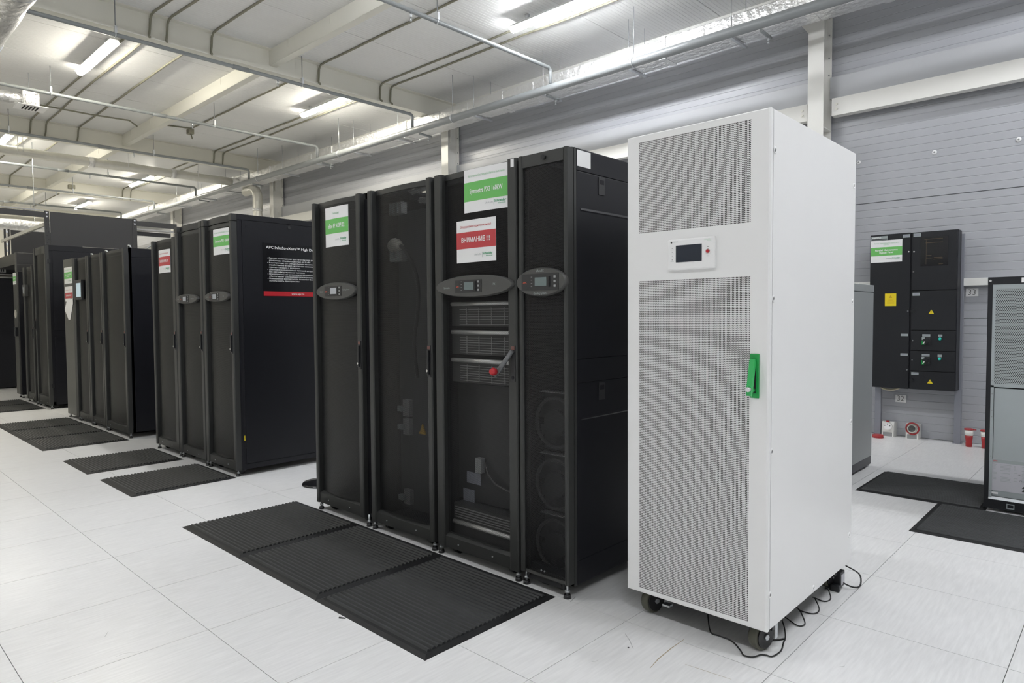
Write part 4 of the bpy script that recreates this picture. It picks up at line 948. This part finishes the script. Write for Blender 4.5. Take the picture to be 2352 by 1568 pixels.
for x, z, dd in [(1.059, 1.849, dl), (1.104, 1.846, ds[0]), (1.103, 1.653, ds[0]), (1.059, 1.273, dl), (1.104, .987, ds[2]), (1.103, .801, ds[3]), (1.059, .701, dl)]:
    part('door_screw', MB().cyl((x, by0-.003, z), (x, by0, z), .0075, 10), 'chrome', dd)
for z, dd in ((1.274, ds[1]), (.605, ds[4])): part('door_knob', MB().cyl((1.100, by0-.014, z), (1.100, by0, z), .016, 14), 'plastic_black', dd)
part('cable_bend', MB().tube(smooth([(.80, 6.40, .52), (.84, 6.38, .495), (.92, 6.38, .49), (.99, 6.40, .52)]), .012, 8), 'tan_tape', t)
for x in (.735, 1.426):
    p_ = part('support_post', MB().box(x, x+.055, 6.47, 6.482, 0, 2.0).box(x, x+.006, 6.482, 6.52, 0, 2.0).box(x+.049, x+.055, 6.482, 6.52, 0, 2.0), 'post_grey', t)
    part('post_foot', MB().box(x-.008, x+.063, 6.46, 6.54, 0, .006), 'post_grey', p_)
# cable trunking and number signs
single('wall_trunking', MB().cbox(-5.5, 6.0, 6.49, 6.578, 1.510, 1.580, .004), 'white_trim', 'white horizontal cable trunking along the grey wall behind the black panel', 'trunking')
for s, x, z, lb in (('33', 1.536, 1.447, 'white paper sign with number 33 below the white trunking'), ('32', .948, .383, 'white paper sign with number 32 below the black wall panel')):
    o = single('number_sign', MB().box(x-.050, x+.050, 6.573, 6.5745, z-.037, z+.037), 'paper', lb, 'sign', None, (x, 6.574, z))
    lettering(s, (x-.002, 6.5725, z), .078, .060, 'black_ink', o, bold=-.012)
for k, (x, z) in enumerate(((.520, 2.836), (1.205, 2.825), (1.867, 2.829))):
    o = single('wall_fixing', MB().tube([(x, 6.579, z), (x, 6.572, z), (x, 6.566, z)], [.022, .021, .012], 18), 'cabinet_white', 'white round fixing cap on the grey wall, '+('beside the edge of the white cabinet', 'left one above the black panel', 'right one above the black panel')[k], 'fixing', 'white wall fixings', (x, 6.575, z))
    part('screw', MB().cyl((x, 6.562, z), (x, 6.567, z), .008, 8), 'grey_plastic', o)

# sockets and plugs on the floor by the wall
for x, lid, lb in ((.860, 0, 'white floor socket box with white face and open red lid, left below the black panel'), (1.078, 1, 'white floor socket box with a red ring, right below the black panel')):
    t = thing('socket_box', lb, 'socket', (x, 6.51, 0), 'floor socket boxes')
    part('housing', MB().prism([(6.455, 0), (6.575, 0), (6.575, .145), (6.50, .152), (6.470, .150), (6.455, .055)], 0, x-.055, x+.055), 'socket_white', t)
    part('lower_recess', MB().box(x-.042, x+.042, 6.4535, 6.456, .004, .045), 'grey_plastic', t)
    c = Vector((x, 6.462, .103)); nrm = Vector((0, -1, .16)).normalized()
    f = part('socket_face', MB().cyl(c, c+nrm*.018, .042, 24), 'socket_white' if not lid else 'plug_grey', t)
    if not lid:
        for q in range(5):
            a = q*2*math.pi/5+.3; e = c+nrm*.018+Vector((math.cos(a)*.024, 0, math.sin(a)*.024)); part('pin_hole', MB().cyl(e, e+nrm*.001, .0055, 8), 'dark_inner', f)
        part('face_ring', MB().tube([c+nrm*.0185, c+nrm*.0192], [.034, .034], 24), 'cabinet_white', f)
        part('lid_hinge', MB().box(x-.014, x+.014, 6.455, 6.47, .150, .162), 'red_plastic', t)
    else:
        part('red_ring', MB().ring((x+.004, 6.452, .106), 1, .056, .007, 30, 6), 'red_plastic', t)
        part('socket_core', MB().cyl(c+nrm*.018, c+nrm*.0195, .032, 20), 'panel_grey', f)
        for q in range(5):
            a = q*2*math.pi/5; e = c+nrm*.0195+Vector((math.cos(a)*.018, 0, math.sin(a)*.018)); part('pin', MB().cyl(e, e+nrm*.004, .004, 8), 'chrome', f)
t = thing('plastic_cap', 'round red plastic cap lying on the floor beside the left socket', 'plastic cap', (.803, 6.335, 0))  # loose cap of a socket, lying flat
part('cap_body', MB().tube([(.803, 6.335, 0), (.803, 6.335, .026), (.803, 6.335, .030)], [.052, .050, .044], 26), 'red_plastic', t)
part('cap_rim', MB().ring((.803, 6.335, .027), 2, .047, .004, 26, 6), 'red_plastic', t)
for x, lb in ((1.565, 'red and white industrial plug standing on the floor, left one'), (1.690, 'red and white industrial plug standing half behind the framed grey cabinet')):
    t = thing('industrial_plug', lb, 'plug', (x, 6.375, 0), 'standing red plugs')
    part('grip', MB().tube([(x, 6.375, z) for z in (0, .012, .035, .04, .075, .11)], [.024, .026, .027, .024, .029, .031], 18), 'red_plastic', t)
    part('collar', MB().tube([(x, 6.375, z) for z in (.108, .112, .158)], [.031, .034, .036], 18), 'socket_white', t)
    part('lid', MB().tube([(x-.002, 6.375, .158), (x-.002, 6.375, .168), (x-.002, 6.375, .172)], [.038, .038, .030], 18).box(x+.02, x+.055, 6.365, 6.385, .160, .168), 'red_plastic', t)

# ------------------------------------------------------------------ framed grey cabinet at the right edge
ry = 4.045; rx0, rx1 = 2.008, 2.62
t = thing('framed_cabinet', 'black framed cabinet with grey perforated front panel at the right edge', 'cabinet', (2.31, 4.5, 0))
b = MB(); b.cbox(rx0+.0005, rx0+.026, ry-.0025, ry+.05, .03, 1.47, .003).cbox(rx1-.026, rx1-.0005, ry-.0025, ry+.05, .03, 1.47, .003).cbox(rx0, rx1, ry-.004, ry+.05, 1.432, 1.478, .003).cbox(rx0, rx1, ry-.004, ry+.05, .018, .078, .003)
fr = part('frame', b, 'black_powder', t)
part('cabinet_shell', MB().box(rx0+.004, rx1-.004, ry+.03, 4.9, .03, 1.47), 'black_side', t)
part('frame_screw', MB().cyl((rx0+.014, ry-.007, 1.455), (rx0+.014, ry-.004, 1.455), .007, 10), 'chrome', fr)
part('asset_label', MB().box(2.178, 2.25, ry-.0055, ry-.004, 1.44, 1.47), 'paper', fr)
b = MB(); b.box(rx0+.026, 2.050, ry-.001, ry+.01, .800, 1.432).box(2.58, rx1-.026, ry-.001, ry+.01, .800, 1.432).box(2.05, 2.58, ry-.001, ry+.01, 1.402, 1.432).box(2.05, 2.58, ry-.001, ry+.01, .790, .812)
up = part('upper_panel', b, 'silver_sheet', t); part('perforated_sheet', MB().quad((2.05, ry+.002, .812), (2.58, ry+.002, .812), (2.58, ry+.002, 1.402), (2.05, ry+.002, 1.402)), 'mesh_silver', up)
part('filter_mat', MB().box(rx0+.03, rx1-.03, ry+.016, ry+.02, .795, 1.43), 'panel_dark', t)
lp = part('lower_panel', MB().cbox(rx0+.044, rx1-.044, ry+.004, ry+.012, .098, .782, .002), 'silver_sheet', t)
part('side_strip', MB().box(rx0+.026, rx0+.042, ry-.001, ry+.012, .09, .787), 'silver_sheet', t)
part('bottom_lip', MB().prism([(ry-.004, .078), (ry+.012, .078), (ry+.012, .098), (ry+.004, .094)], 0, rx0+.026, rx1-.026), 'zinc', t)
part('cable_slot', MB().box(2.128, 2.168, ry-.006, ry-.003, .030, .062), 'silver_sheet', fr); part('slot_hole', MB().box(2.133, 2.163, ry-.0075, ry-.0055, .038, .056), 'dark_inner', fr)
for z in (1.35, 1.10, .83, .745, .64, .60, .35, .13): part('panel_screw', MB().cyl((rx0+.034, ry-.003, z), (rx0+.034, ry, z), .004, 8), 'grey_plastic', t)
ls = part('specification_label', MB().box(2.050, 2.40, ry+.0025, ry+.004, .135, .335), 'label_pale', lp, 'pale printed label'); part('label_header', MB().box(2.052, 2.40, ry+.0018, ry+.0025, .312, .334), 'tag_grey', ls)
lettering('APC', (2.066, ry+.0012, .322), .013, .022, 'red_text', ls, bold=.02)
lm = MB()
for k in range(13):
    for a, b2 in ((2.056, 2.075), (2.092, 2.150), (2.16, 2.18), (2.20, 2.36)):
        if random.random() < .8: lm.box(a, b2-random.uniform(0, .012), ry+.0018, ry+.0025, .300-k*.0085, .3025-k*.0085)
part('printed_rows', lm, 'tag_grey', ls)
for z in (.168, .148): part('warning_symbol', MB().prism([(2.202, z), (2.22, z), (2.211, z+.014)], 1, ry+.0012, ry+.002), 'black_ink', ls)
lettering('CE', (2.188, ry+.0012, .250), .012, .012, 'black_ink', ls, bold=0); lettering('CE', (2.196, ry+.0012, .213), .012, .012, 'black_ink', ls, bold=0)
part('white_tag', MB().box(2.046, 2.082, ry+.0025, ry+.004, .112, .124), 'paper', lp)
for x, y in ((2.07, 4.10), (2.55, 4.10), (2.07, 4.84), (2.55, 4.84)): part('foot', MB().cyl((x, y, 0), (x, y, .022), .02, 12), 'zinc', t)

# scuffs and scratches worn into the floor
def scuff(p, wd, m):
    v = []; n = len(p)
    for i, (x, y) in enumerate(p):
        a = Vector((p[min(i+1, n-1)][0]-p[max(i-1, 0)][0], p[min(i+1, n-1)][1]-p[max(i-1, 0)][1], 0)).normalized(); q = wd*(.25+math.sin(math.pi*(i+.5)/n))/1.2
        v += [(x-a.y*q, y+a.x*q, .0003), (x+a.y*q, y-a.x*q, .0003)]
    part('scuff_mark', MB().add(v, [(2*i, 2*i+1, 2*i+3, 2*i+2) for i in range(n-1)]), m, floor)
SCUFFS = [([(1.468, 0.949), (1.456, 1.028), (1.451, 1.127), (1.452, 1.221)], 0.0022, 'scuff_tan'),
          ([(1.547, 1.057), (1.621, 1.065), (1.714, 1.074)], 0.0012, 'scuff_tan'),
          ([(1.258, 1.106), (1.301, 1.072), (1.349, 1.025)], 0.0014, 'scuff_grey'),
          ([(1.288, 0.844), (1.301, 0.864)], 0.0016, 'scuff_grey'),
          ([(-0.24, -0.306), (-0.283, -0.28)], 0.001, 'scuff_grey'),
          ([(-0.036, -0.324), (-0.042, -0.295), (-0.014, -0.251)], 0.0008, 'scuff_grey'),
          ([(1.957, 1.406), (1.972, 1.431)], 0.001, 'scuff_grey'),
          ([(1.228, 1.664), (1.232, 1.616), (1.231, 1.563)], 0.001, 'scuff_grey'),
          ([(0.9, 1.249), (0.917, 1.19)], 0.002, 'scuff_grey')]
for p, wd, m in SCUFFS: scuff(p, wd, m)
# small things lying on the floor
single('cable_tie_scrap', MB().tube([(.30, .415, .002), (.325, .43, .002)], [.004, .002], 6), 'cord', 'tiny black scrap on the floor beside the nearest mat', 'scrap', None, (.31, .42, 0))
single('sticker_dot', MB().cyl((1.33, 1.02, 0), (1.33, 1.02, .002), .0035, 10), 'black_ink', 'tiny black dot lying on the floor left of the white cabinet', 'scrap', None, (1.33, 1.02, 0))
